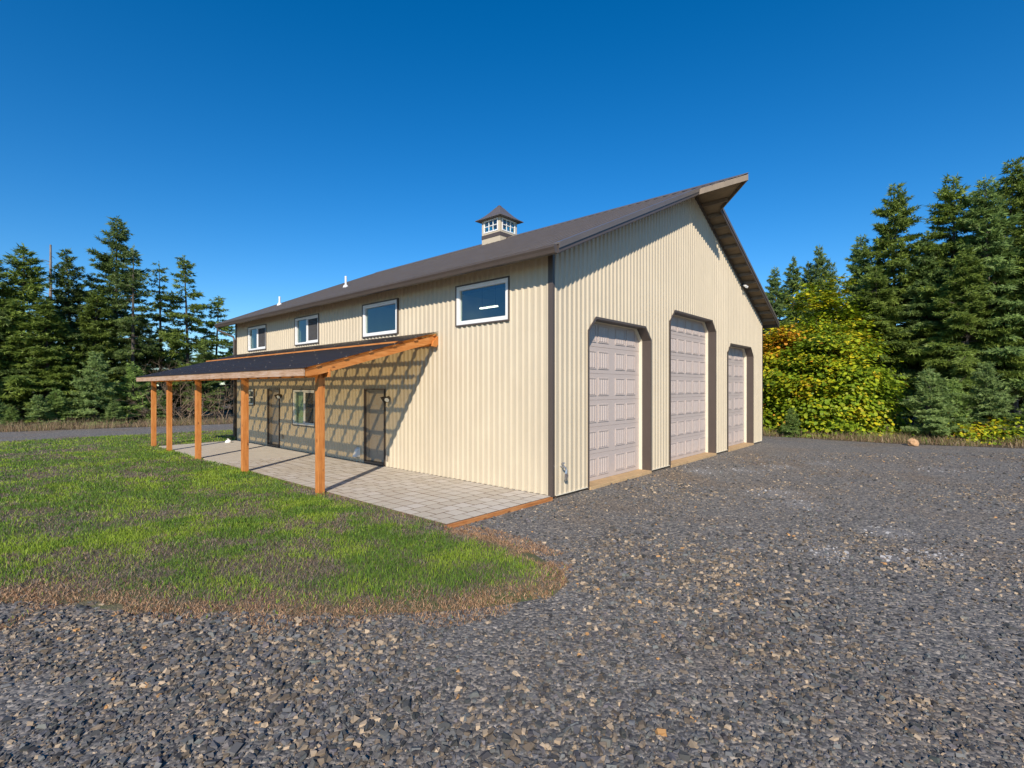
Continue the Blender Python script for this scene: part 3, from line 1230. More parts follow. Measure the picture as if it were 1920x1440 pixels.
# lit strip light hanging in the workshop behind the corner window
t = thing('strip_light', 'lit strip light hanging inside the barn behind the window nearest the corner', 'light', (2.2, 3.88, 4.36))
b = MB()
b.box(2.17, 2.23, 3.54, 4.22, 4.395, 4.44)
b.build('housing', M['white'], t)
b = MB()
b.box(2.165, 2.235, 3.55, 4.21, 4.362, 4.394)
b.build('tube', M['lit'], t)
b = MB()
for y in (3.62, 4.14):
    b.tube([(2.2, y, 4.435), (2.2, y, roof_z(2.2) - 0.051)], 0.004, 5)
b.build('hanger', M['bronze'], t)


# roof vent pipes -------------------------------------------------------------
for lab, (x, y), hh in (('short white vent pipe near the far end of the brown barn roof', (1.35, 15.2), 0.36),
                        ('taller white vent pipe midway up the brown barn roof', (2.2, 11.45), 0.42)):
    z = roof_z(x)
    t = thing('vent_pipe', lab, 'vent pipe', (x, y, z), 'white vent pipes on the roof')
    b = MB()
    b.tube([(x, y, z - 0.06), (x, y, z + hh)], 0.038, 12)
    b.build('pipe', M['white'], t, smooth=False)
    b = MB()
    b.tube([(x, y, z - 0.03), (x, y, z + 0.05), (x, y, z + 0.10)], [0.11, 0.09, 0.042], 12)
    b.build('boot', M['white'], t)

# cupola ----------------------------------------------------------------------
CY, CS = 7.95, 0.5
cup = thing('cupola', 'small square cupola with white paned windows astride the barn ridge', 'cupola', (7.0, CY, roof_z(7.0)))
b = MB()
b.box(7 - CS, 7 + CS, CY - CS, CY + CS, 7.78, 8.095)
b.build('base', M['siding'], cup)
b = MB()
b.box(7 - CS - 0.012, 7 + CS + 0.012, CY - CS - 0.012, CY + CS + 0.012, 8.096, 8.25)
b.build('band', M['trim'], cup)
b = MB()
z0, z1 = 8.251, 8.86
pw = 0.11
for sx in (-1, 1):
    for sy in (-1, 1):
        x0 = 7 + sx * CS
        y0 = CY + sy * CS
        b.box(x0, x0 - sx * pw, y0, y0 - sy * pw, z0, z1)
for s in (-1, 1):
    for (zz0, zz1) in ((z0, z0 + 0.07), (z1 - 0.05, z1)):
        b.box(7 + s * CS, 7 + s * (CS - 0.1), CY - CS + pw, CY + CS - pw, zz0, zz1)
        b.box(7 - CS + pw, 7 + CS - pw, CY + s * CS, CY + s * (CS - 0.1), zz0, zz1)
b.build('lantern', M['siding'], cup)
for k in range(4):
    rot = Matrix.Translation((7, CY, 0)) @ Matrix.Rotation(k * math.pi / 2, 4, 'Z')
    b = MB()
    a0, a1, h0, h1 = -CS + pw, CS - pw, z0 + 0.07, z1 - 0.05
    d0, d1 = -CS - 0.014, -CS + 0.03
    rect = MB()
    for (p0, p1, q0, q1) in ((a0, a1, h0, h0 + 0.045), (a0, a1, h1 - 0.045, h1), (a0, a0 + 0.045, h0 + 0.045, h1 - 0.045), (a1 - 0.045, a1, h0 + 0.045, h1 - 0.045)):
        rect.box(p0, p1, d0, d1, q0, q1)
    hm = (h0 + h1) / 2
    ww = (a1 - a0 - 0.09)
    for i in (1, 2):
        xx = a0 + 0.045 + ww * i / 3
        rect.box(xx - 0.013, xx + 0.013, d0 + 0.006, d1, h0 + 0.045, h1 - 0.045)
    for i in range(3):
        xa = a0 + 0.045 + ww * i / 3 + (0.013 if i else 0)
        xb = a0 + 0.045 + ww * (i + 1) / 3 - (0.013 if i < 2 else 0)
        rect.box(xa, xb, d0 + 0.006, d1, hm - 0.013, hm + 0.013)
    rect.v = [tuple(rot @ Vector(vv)) for vv in rect.v]
    wobj = rect.build('window', M['white'], cup)
    for i in range(3):
        for j in range(2):
            xa = a0 + 0.045 + ww * i / 3 + (0.013 if i else 0)
            xb = a0 + 0.045 + ww * (i + 1) / 3 - (0.013 if i < 2 else 0)
            za, zb3 = (h0 + 0.045, hm - 0.013) if j == 0 else (hm + 0.013, h1 - 0.045)
            pb = MB()
            pb.box(xa, xb, d0 + 0.026, d0 + 0.030, za, zb3)
            pb.v = [tuple(rot @ Vector(vv)) for vv in pb.v]
            pb.build('pane', M['glass'], wobj)
# bell-cast roof
b = MB()
steps = [(0.70, 8.835), (0.69, 8.865), (0.55, 8.95), (0.42, 9.06), (0.28, 9.21), (0.15, 9.37), (0.07, 9.455), (0.035, 9.475)]
vs, fs = [], []
for r, z in steps:
    vs += [(7 - r, CY - r, z), (7 + r, CY - r, z), (7 + r, CY + r, z), (7 - r, CY + r, z)]
for i in range(len(steps) - 1):
    for k in range(4):
        fs.append((4 * i + k, 4 * i + (k + 1) % 4, 4 * i + 4 + (k + 1) % 4, 4 * i + 4 + k))
fs.append((3, 2, 1, 0))
o = 4 * (len(steps) - 1)
fs.append((o, o + 1, o + 2, o + 3))
b.add(vs, fs)
b.build('roof', M['roof'], cup)
b = MB()
b.tube([(7, CY, 9.43), (7, CY, 9.47), (7, CY, 9.50), (7, CY, 9.515)], [0.10, 0.085, 0.05, 0.01], 12)
b.build('finial_cap', M['trim'], cup)

# ------------------------------------------------------------------ patio of square pavers
patio = tag(MB().box(-2.70, -0.005, 0.02, 15.75, -0.15, -0.003).build('patio', M['sand']), kind='structure')
PV = []
y = 0.0
row = 0
rr = random.Random(5)
while y < 15.7:
    x = -2.73
    ln = 0.300
    first = [0.30, 0.15, 0.30, 0.22, 0.08][row % 5] if row % 2 else 0.30
    w = first
    while x < -0.03:
        xe = min(x + w, -0.012)
        if -0.012 - xe < 0.07:
            xe = -0.012
        PV.append((x, xe, y, y + ln))
        x = xe
        w = 0.300
    y += ln
    row += 1
pcache = {}


def paver_mesh(w, h, m):
    key = (round(w, 2), round(h, 2), m)
    if key in pcache:
        return pcache[key]
    g, c, t = 0.0065, 0.003, 0.03
    b = MB()
    x0, x1, y0, y1 = -w / 2 + g, w / 2 - g, -h / 2 + g, h / 2 - g
    vs = [(x0, y0, -0.05), (x1, y0, -0.05), (x1, y1, -0.05), (x0, y1, -0.05), (x0, y0, t - c), (x1, y0, t - c), (x1, y1, t - c), (x0, y1, t - c),
          (x0 + c, y0 + c, t), (x1 - c, y0 + c, t), (x1 - c, y1 - c, t), (x0 + c, y1 - c, t)]
    fs = [(8, 9, 10, 11)]
    for k in range(4):
        k2 = (k + 1) % 4
        fs += [(k, k2, 4 + k2, 4 + k), (4 + k, 4 + k2, 8 + k2, 8 + k)]
    b.add(vs, fs)
    me = b.mesh('paver')
    me.materials.append(M['pavers'][m])
    me.materials.append(M['sand'])
    me.polygons.foreach_set('material_index', [0] + [1] * (len(me.polygons) - 1))
    pcache[key] = me
    return me


rest = MB()
for i, (x0, x1, y0, y1) in enumerate(PV):
    cx, cy = (x0 + x1) / 2, (y0 + y1) / 2
    if i < 295:
        inst('paver', paver_mesh(x1 - x0, y1 - y0, rr.randrange(4)), patio, (cx, cy, -0.03 + rr.uniform(-0.001, 0.0012)), (rr.uniform(-.004, .004), rr.uniform(-.004, .004), rr.uniform(-.008, .008)))
    else:
        dz = rr.uniform(-0.001, 0.0012)
        g = 0.005
        rest.box(x0 + g, x1 - g, y0 + g, y1 - g, -0.08, dz)
tag(rest.build('far_pavers', M['pavers'][0], patio), kind='stuff')

b = MB()
b.box(-2.78, -0.06, -0.062, -0.004, -0.14, -0.004)
tag(b.build('edging_board', M['edging'], None, bevel=0.006), 'orange timber edging board along the open end of the paver patio', 'edging')

# ------------------------------------------------------------------ porch cover
PS = 0.282                                   # slope


def pz(x):                                   # underside of the roof sheets
    return 3.44 + PS * x


porch = thing('porch_cover', 'cedar lean-to porch cover with dark corrugated roof along the barn', 'porch', (-1.6, 9.8, 0))
POSTS = [3.74, 7.60, 11.15, 14.08, 16.0]
PX = -2.85
for y in POSTS:
    b = MB()
    b.box(PX - 0.07, PX + 0.07, y - 0.07, y + 0.07, -0.12, 2.335)
    # notched top between the beam boards
    b.box(PX - 0.028, PX + 0.028, y - 0.07, y + 0.07, 2.335, 2.47)
    b.build('post', M['cedar_z'], porch, bevel=0.006)
for x0, x1, y0, n in ((PX - 0.072, PX - 0.032, 3.62, 'a'), (PX + 0.032, PX + 0.072, 3.44, 'b')):
    b = MB()
    b.box(x0, x1, y0, 16.12, 2.337, 2.5)
    b.build('beam', M['cedar_y'], porch, bevel=0.004)
RAFT = [3.49 + 0.6 * i for i in range(21)] + [16.1]
XE = -3.33


def rafter_mesh(t=0.038, d=0.14):
    b = MB()
    for_x = [(-0.045, 0), (XE + 0.03, 0)]
    xa, xb = -0.045, XE + 0.04
    prof = [(xa, pz(xa) - 0.034), (xb, pz(xb) - 0.034), (xb, pz(xb) - 0.034 - d * 0.8), (PX - 0.14, pz(PX - 0.14) - 0.034 - d), (xa, pz(xa) - 0.034 - d)]
    b.prism(prof, 1, -t / 2, t / 2)
    me = b.mesh('rafter')
    me.materials.append(M['cedar_x'])
    return me


rm = rafter_mesh()
rm_end = rafter_mesh(0.06, 0.17)
for i, y in enumerate(RAFT):
    inst('rafter', rm_end if i == 0 else rm, porch, (0, y, 0))
for x in (-0.12, -0.68, -1.27, -1.87, -2.45, -3.05):
    b = MB()
    z = pz(x)
    b.add([(x - 0.045, 3.42, pz(x - .045) - 0.033), (x + 0.045, 3.42, pz(x + .045) - 0.033), (x + 0.045, 3.42, pz(x + .045) - 0.002), (x - 0.045, 3.42, pz(x - .045) - 0.002),
           (x - 0.045, 16.14, pz(x - .045) - 0.033), (x + 0.045, 16.14, pz(x + .045) - 0.033), (x + 0.045, 16.14, pz(x + .045) - 0.002), (x - 0.045, 16.14, pz(x - .045) - 0.002)],
          [(0, 1, 2, 3), (7, 6, 5, 4), (0, 4, 5, 1), (1, 5, 6, 2), (2, 6, 7, 3), (3, 7, 4, 0)])
    b.build('purlin', M['cedar_y'], porch)
b = MB()
b.box(-0.068, -0.026, 3.40, 16.1, 3.14, 3.36)
b.build('ledger', M['cedar_y'], porch)
b = MB()
b.prism([(-0.16, 3.25), (-0.07, 3.30), (-0.07, 3.10), (-0.20, 3.12)], 1, 3.405, 3.47)
b.build('ledger_block', M['cedar_z'], porch)
b = MB()
zt = pz(XE) - 0.004
b.box(XE - 0.008, XE + 0.03, 3.46, 16.18, zt - 0.145, zt)
b.build('fascia_board', M['weathered'], porch, bevel=0.005)
# corrugated sheets, two tiers
CP, CA = 0.076, 0.009


def corr(x0, x1, wd, lift):
    b = MB()
    n = int(wd / CP * 8)
    vs, fs = [], []
    for i in range(n + 1):
        yy = wd * i / n
        o = CA * math.sin(2 * math.pi * yy / CP) + CA + lift
        vs += [(x0, yy, pz(x0) + o), (x1, yy, pz(x1) + o)]
    for i in range(n):
        fs.append((2 * i, 2 * i + 1, 2 * i + 3, 2 * i + 2))
    b.add(vs, fs)
    me = b.mesh('roof_sheet')
    me.materials.append(M['smoked'])
    me.polygons.foreach_set("use_smooth", [True] * len(me.polygons))
    return me


sw = CP * 8
lower = corr(XE - 0.035, -1.02, sw, 0.001)
upper = corr(-1.09, -0.03, sw, 0.030)
y = 3.40
screw_pts = []
while y < 16.1:
    inst('roof_sheet', lower, porch, (0, y, 0))
    inst('roof_sheet', upper, porch, (0, y, 0))
    y += sw
b = MB()
x = -1.06
b.add([(x - 0.05, 3.62, pz(x - .05) + 0.021), (x + 0.03, 3.62, pz(x + .03) + 0.021), (x + 0.03, 3.62, pz(x + .03) + 0.047), (x - 0.05, 3.62, pz(x - .05) + 0.055),
       (x - 0.05, 16.12, pz(x - .05) + 0.021), (x + 0.03, 16.12, pz(x + .03) + 0.021), (x + 0.03, 16.12, pz(x + .03) + 0.047), (x - 0.05, 16.12, pz(x - .05) + 0.055)],
      [(0, 1, 2, 3), (7, 6, 5, 4), (0, 4, 5, 1), (1, 5, 6, 2), (2, 6, 7, 3), (3, 7, 4, 0)])
b.build('batten', M['cedar_y'], porch)
b = MB()
for x in (-0.12, -0.68, -1.27, -1.87, -2.45, -3.05):
    yy = 3.40 + CP * 0.25
    while yy < 16:
        z = pz(x) + 2 * CA + (0.030 if x > -1 else 0.0)
        b.tube([(x, yy, z - 0.004), (x, yy, z + 0.007)], [0.011, 0.007], 5)
        yy += CP * 16
tag(b.build('screws', M['door'], porch), kind='stuff')

# ------------------------------------------------------------------ gravel stones (loose crushed rock)
def gravel_stones():
    rng = np.random.default_rng(3)
    fx, fy, rx, ry = FWD.x, FWD.y, RGT.x, RGT.y
    P, S = [], []
    for d0, d1, dens, smin, smax in ((1.6, 4.6, 1500, 0.012, 0.042), (4.6, 7.5, 900, 0.014, 0.044), (7.5, 11.5, 330, 0.018, 0.046), (11.5, 17, 90, 0.022, 0.05)):
        area = (d1 * d1 - d0 * d0) * 1.18
        n = int(area * dens)
        d = np.sqrt(rng.uniform(d0 * d0, d1 * d1, n))
        s = rng.uniform(-1.18, 1.18, n) * d
        x = CAM.x + fx * d + rx * s
        y = CAM.y + fy * d + ry * s
        P.append(np.stack([x, y], 1))
        q = rng.random(n)
        S.append(smin + (smax * 1.25 - smin) * q ** 3.0)
    P = np.concatenate(P)
    S = np.concatenate(S)
    x, y = P[:, 0], P[:, 1]
    lawn_in = in_poly(x, y, lawn_outline)
    dl = dist_poly(x, y, LAWN_W)
    barn_in = (x > -0.05) & (x < 14.1) & (y > -0.075) & (y < 16.3)
    pat_in = (x > -2.80) & (x < 0.1) & (y > -0.075)
    keep = ~barn_in & ~pat_in & (~lawn_in | ((dl < 0.22) & (rng.random(len(x)) < 0.35))) & (x < 16.6)
    fines = fbm(x * 0.8 + y * 0.5, y * 0.8 - x * 0.5, 71, 3, 0.9)          # wheel-worn strips hold mostly fines
    keep &= rng.random(len(x)) < np.clip(0.35 + (fines - 0.33) * 3.2, 0.35, 1)
    S = S * np.clip(0.70 + (fbm(x, y, 72, 3, 0.7) - 0.3) * 0.9, 0.65, 1.08)
    P, S, x, y = P[keep], S[keep], x[keep], y[keep]
    n = len(P)
    corner = np.array([[-1, -1, -1], [1, -1, -1], [1, 1, -1], [-1, 1, -1], [-1, -1, 1], [1, -1, 1], [1, 1, 1], [-1, 1, 1]], float) * 0.5
    V = corner[None] * rng.uniform(0.55, 1.25, (n, 8, 1)) + rng.normal(0, 0.10, (n, 8, 3))
    V[:, 4:, :2] *= rng.uniform(0.45, 0.95, (n, 1, 1))
    V *= np.stack([rng.uniform(0.8, 1.5, n), rng.uniform(0.6, 1.0, n), rng.uniform(0.30, 0.75, n)], 1)[:, None, :]
    V *= S[:, None, None]
    # random tilt then heading
    tx = rng.normal(0, 0.35, n)
    c, s_ = np.cos(tx)[:, None], np.sin(tx)[:, None]
    yy, zz = V[:, :, 1] * c - V[:, :, 2] * s_, V[:, :, 1] * s_ + V[:, :, 2] * c
    V[:, :, 1], V[:, :, 2] = yy, zz
    a = rng.uniform(0, 2 * np.pi, n)
    c, s_ = np.cos(a)[:, None], np.sin(a)[:, None]
    xx, yy = V[:, :, 0] * c - V[:, :, 1] * s_, V[:, :, 0] * s_ + V[:, :, 1] * c
    V[:, :, 0] = xx + P[:, 0:1]
    V[:, :, 1] = yy + P[:, 1:2]
    V[:, :, 2] += GZ + 0.004 + S[:, None] * 0.16
    F = np.array([[0, 3, 2], [0, 2, 1], [4, 5, 6], [4, 6, 7], [0, 1, 5], [0, 5, 4], [1, 2, 6], [1, 6, 5], [2, 3, 7], [2, 7, 6], [3, 0, 4], [3, 4, 7]])
    T = (F[None] + (np.arange(n) * 8)[:, None, None]).reshape(-1, 3)
    # colours: blue-grey basalt, some tan, a few pale
    base = np.array([0.092, 0.090, 0.088])[None] * rng.uniform(0.45, 1.8, (n, 1))
    base *= np.array([1, 1, 1])[None] + rng.normal(0, 0.03, (n, 3))
    warm = fbm(x, y, 21, 4, 0.5)
    pt = 0.10 + 0.20 * np.clip((warm - 0.4) * 3, 0, 1)
    q = rng.random(n)
    tan = np.array([0.36, 0.275, 0.185])[None] * rng.uniform(0.45, 1.3, (n, 1))
    base = np.where((q < pt)[:, None], tan, base)
    brown = np.array([0.16, 0.125, 0.09])[None] * rng.uniform(0.6, 1.4, (n, 1))
    base = np.where(((q > 0.82))[:, None], brown, base)
    orange = np.array([0.48, 0.26, 0.10])[None] * rng.uniform(0.7, 1.2, (n, 1))
    base = np.where((q > 0.994)[:, None], orange, base)
    ch = np.zeros(n)
    for cx, cy, rad in CHALK:
        ch = np.maximum(ch, np.clip(1 - np.hypot(x - cx, y - cy) / rad, 0, 1))
    chalk = rng.random(n) < np.clip(ch * fbm(x, y, 31, 4, 4.0) * 1.5 - 0.22, 0, 0.45)
    base = np.where(chalk[:, None], np.array([0.34, 0.33, 0.325])[None] * rng.uniform(0.6, 1.3, (n, 1)), base)
    C = np.repeat(base, 8, axis=0)
    me = np_mesh('gravel', V.reshape(-1, 3), T, C)
    me.materials.append(M['gravel_stones'])
    o = bpy.data.objects.new('gravel', me)
    COL.objects.link(o)
    tag(o, 'loose dark crushed rock spread over the yard', 'gravel', kind='stuff')


gravel_stones()


# ------------------------------------------------------------------ lawn and dry grass
def blades(name, pts, hgt, wid, lean, cols, label, cat, seed, z=GZ + 0.012):
    rng = np.random.default_rng(seed)
    n = len(pts)
    a = rng.uniform(0, 2 * np.pi, n)
    la = rng.uniform(0, 2 * np.pi, n)
    wv = np.stack([np.cos(a), np.sin(a), np.zeros(n)], 1) * (wid * 0.5)[:, None]
    ld = np.stack([np.cos(la), np.sin(la), np.zeros(n)], 1)
    base = np.concatenate([pts, (np.full(n, z) if np.isscalar(z) else z)[:, None]], 1)
    lean_v = ld * (hgt * lean)[:, None]
    up = np.zeros((n, 3))
    up[:, 2] = hgt * np.sqrt(np.clip(1 - (lean * 0.75) ** 2, 0.05, 1))
    v0, v1 = base - wv, base + wv
    mid = base + lean_v * 0.35 + up * 0.6
    v2, v3 = mid + wv * 0.75, mid - wv * 0.75
    v4 = base + lean_v + up
    V = np.stack([v0, v1, v2, v3, v4], 1).reshape(-1, 3)
    F = np.array([[0, 1, 2], [0, 2, 3], [3, 2, 4]])
    T = (F[None] + (np.arange(n) * 5)[:, None, None]).reshape(-1, 3)
    C = np.repeat(cols, 5, axis=0)
    me = np_mesh(name, V, T, C)
    me.materials.append(M['blades'])
    o = bpy.data.objects.new(name, me)
    COL.objects.link(o)
    return tag(o, label, cat, kind='stuff')


def lawn_grass():
    rng = np.random.default_rng(17)
    P = []
    for (x0, x1, y0, y1, dens) in ((-9.5, -2.3, -3.2, 3.5, 4400), (-10.5, -2.7, 3.5, 9, 1700), (-11, -2.6, 9, 16, 800), (-12, 15, 15.7, 24.5, 420)):
        n = int((x1 - x0) * (y1 - y0) * dens)
        P.append(np.stack([rng.uniform(x0, x1, n), rng.uniform(y0, y1, n)], 1))
    P = np.concatenate(P)
    # only what the yard's viewpoint area can see
    rel = P - np.array([CAM.x, CAM.y])
    dep = rel @ np.array([FWD.x, FWD.y])
    lat = rel @ np.array([RGT.x, RGT.y])
    P = P[(dep > 0.5) & (np.abs(lat) < dep * 1.2 + 0.8)]
    x, y = P[:, 0], P[:, 1]
    ins = in_poly(x, y, lawn_outline)
    d = dist_poly(x, y, LAWN_W[:-1])
    edge_n = (fbm(x, y, 4, 3, 1.7) - 0.5)
    d = np.where(ins, d, -d)
    keep = (d > -0.18 + 1.15 * edge_n) & (ins | (rng.random(len(x)) < 0.55))
    # keep off the patio
    keep &= ~((x > -2.76) & (y > -0.10) & (y < 15.8) & (x < 0.05))
    keep &= ~((x > -0.05) & (y < 16.3))
    keep &= ins | (y < 3.5)
    P, x, y, d = P[keep], x[keep], y[keep], d[keep]
    n = len(P)
    g1 = fbm(x * 0.9 + y * 0.25, y * 0.7 - x * 0.2, 2, 4, 1.25)
    g2 = fbm(x, y, 9, 3, 3.5)
    lush = np.clip((g1 - 0.45) * 2.6 + (g2 - 0.5) * 1.9 + 0.56, 0.16, 0.93)
    near_edge = np.clip(1 - d / (0.55 + 0.9 * (g2 - 0.5)), 0, 1)
    lush *= 1 - np.clip(near_edge * 1.5, 0, 0.97)
    pat_edge = np.clip(1 - np.abs(x + 2.9) / 0.25, 0, 1) * (y < 5.2)
    lush *= 1 - 0.85 * pat_edge
    # lush right beside the far patio edge
    lush = np.clip(lush + 0.6 * np.clip(1 - np.abs(x + 3.4) / 0.7, 0, 1) * (y > 4.5), 0, 1)
    gmask = rng.random(n) < lush
    green = np.array([0.13, 0.235, 0.030])[None] * rng.uniform(0.6, 1.25, (n, 1))
    yel = np.array([0.29, 0.40, 0.040])[None] * rng.uniform(0.7, 1.2, (n, 1))
    ym = fbm(x, y, 13, 3, 1.6)
    green = np.where((rng.random(n) < np.clip((ym - 0.40) * 3.2, 0.10, 0.85))[:, None], yel, green)
    drab = np.array([0.23, 0.185, 0.155])[None] * rng.uniform(0.5, 1.35, (n, 1))
    straw = np.array([0.42, 0.295, 0.185])[None] * rng.uniform(0.55, 1.3, (n, 1))
    rust = np.array([0.26, 0.135, 0.07])[None] * rng.uniform(0.6, 1.3, (n, 1))
    qq = rng.random(n)
    dry = np.where((qq < 0.25 + 0.60 * near_edge)[:, None], straw * (1 + np.array([0.20, 0.05, -0.05]) * near_edge[:, None]), drab)
    dry = np.where((qq > 0.97 - 0.22 * near_edge)[:, None], rust, dry)
    col = np.where(gmask[:, None], green, dry)
    dist = np.hypot(x - CAM.x, y - CAM.y)
    h = np.where(gmask, rng.uniform(0.022, 0.065, n), rng.uniform(0.015, 0.05, n))
    h *= np.where(rng.random(n) < 0.05, rng.uniform(1.3, 2.1, n), 1.0)
    h *= 0.75 + 0.6 * fbm(x, y, 81, 3, 2.2)
    w = rng.uniform(0.0035, 0.0065, n) * (1 + np.clip((dist - 6) / 7, 0, 2.6)) * (1 + 0.5 * near_edge)
    lean = np.where(gmask, rng.uniform(0.1, 0.9, n), rng.uniform(0.5, 1.3, n))
    blades('grass', P, h, w, lean, col, 'patchy green and dry brown lawn grass in front of the porch', 'grass', 5,
           GZ + 0.004 + (LAWN_Z - GZ) * np.clip(d / 0.45, 0, 1))


lawn_grass()


def weeds(name, line, width, dens, hmin, hmax, label, seed, greenish=0.12):
    rng = np.random.default_rng(seed)
    P = []
    for a, b2 in zip(line, line[1:]):
        a, b2 = np.array(a, float), np.array(b2, float)
        Ls = np.linalg.norm(b2 - a)
        d = (b2 - a) / Ls
        nr = np.array([-d[1], d[0]])
        n = int(Ls * width * dens)
        P.append(a + d * rng.uniform(0, Ls, (n, 1)) + nr * (rng.uniform(0, 1, (n, 1)) ** 0.8 * width))
    P = np.concatenate(P)
    cl = fbm(P[:, 0], P[:, 1], seed, 3, 1.4)
    P = P[rng.random(len(P)) < np.clip((cl - 0.28) * 2.6, 0.08, 1)]
    n = len(P)
    col = np.array([0.42, 0.31, 0.18])[None] * rng.uniform(0.5, 1.25, (n, 1))
    q = rng.random(n)
    col = np.where((q < 0.22)[:, None], np.array([0.22, 0.13, 0.075])[None] * rng.uniform(0.6, 1.3, (n, 1)), col)
    col = np.where((q > 1 - greenish)[:, None], np.array([0.12, 0.19, 0.03])[None] * rng.uniform(0.6, 1.3, (n, 1)), col)
    cl2 = fbm(P[:, 0], P[:, 1], seed + 3, 3, 0.9)
    h = rng.uniform(hmin, hmax, n) * (0.5 + cl2)
    blades(name, P, h, rng.uniform(0.006, 0.014, n), rng.uniform(0.1, 1.0, n), col, label, 'dry grass', seed, GZ)


def litter():
    rng = np.random.default_rng(61)
    n = 9000
    d = np.sqrt(rng.uniform(2.2 ** 2, 9.5 ** 2, n))
    sdw = rng.uniform(-1.15, 1.15, n) * d
    x = CAM.x + FWD.x * d + RGT.x * sdw
    y = CAM.y + FWD.y * d + RGT.y * sdw
    cl = fbm(x, y, 55, 4, 1.1)
    near = np.exp(-np.maximum(dist_poly(x, y, LAWN_W), 0) / 0.7)
    keep = (rng.random(n) < np.clip((cl - 0.56) * 2.2, 0, 1) + 0.75 * near) & ~in_poly(x, y, lawn_outline) & ~((x > -2.9) & (y > -0.12))
    P = np.stack([x[keep], y[keep]], 1)
    m = len(P)
    q = rng.random(m)
    col = np.where((q < 0.6)[:, None], np.array([0.15, 0.08, 0.045]), np.array([0.38, 0.27, 0.17])) * rng.uniform(0.6, 1.3, (m, 1))
    blades('straw_litter', P, rng.uniform(0.02, 0.07, m), rng.uniform(0.002, 0.0045, m), rng.uniform(1.1, 1.32, m), col,
           'bits of brown straw and needles strewn over the gravel', 'straw', 62, GZ + 0.018)


litter()
weeds('dry_grass', [(16, 24.9), (3.85, 26.6), (-6.1, 28.9), (-16, 30.6)][::-1][::1], 2.6, 300, 0.15, 0.66, 'tall straw coloured grass along the far side of the gravel road', 41)
weeds('roadside_grass', [(16.6, 14), (16.75, 0.71), (16.72, -2.2), (16.9, -4.45), (17.9, -7.7), (20.5, -16)], 1.9, 520, 0.08, 0.42,
      'dry brown grass between the gravel yard and the right hand woods', 43, 0.2)


# ------------------------------------------------------------------ trees
def frond_tris(rng, pos, dirs, nrm, size, col):
    """fans of needle-covered twigs: six slim triangles for every spray"""
    n = len(pos)
    side = np.cross(dirs, nrm)
    side /= np.linalg.norm(side, axis=1, keepdims=True) + 1e-9
    V, C = [], []
    for ang, ln, wd in ((0.0, 1.05, 0.12), (0.6, 0.80, 0.115), (-0.6, 0.80, 0.115), (1.15, 0.55, 0.11), (-1.15, 0.55, 0.11), (0.2, 0.6, 0.12)):
        j = rng.normal(0, 0.22, (n, 1))
        d = dirs * np.cos(ang + j) + side * np.sin(ang + j) + nrm * rng.normal(-0.10 if ang != 0.2 else 0.45, 0.22, (n, 1))
        d /= np.linalg.norm(d, axis=1, keepdims=True)
        l = (size * ln)[:, None] * rng.uniform(0.75, 1.2, (n, 1))
        s2 = np.cross(d, nrm)
        s2 /= np.linalg.norm(s2, axis=1, keepdims=True) + 1e-9
        tw = nrm * rng.normal(0, 0.5, (n, 1))
        s2 = s2 + tw
        w = (size * wd)[:, None]
        b0 = pos + d * l * 0.25 - s2 * w
        b1 = pos + d * l * 0.25 + s2 * w
        tip = pos + d * l * 1.15
        V.append(np.stack([b0, b1, tip], 1))
        cc = col * rng.uniform(0.8, 1.2, (n, 1))
        C.append(np.repeat(cc[:, None, :], 3, axis=1))
    V = np.concatenate(V).reshape(-1, 3)
    C = np.concatenate(C).reshape(-1, 3)
    return V, C


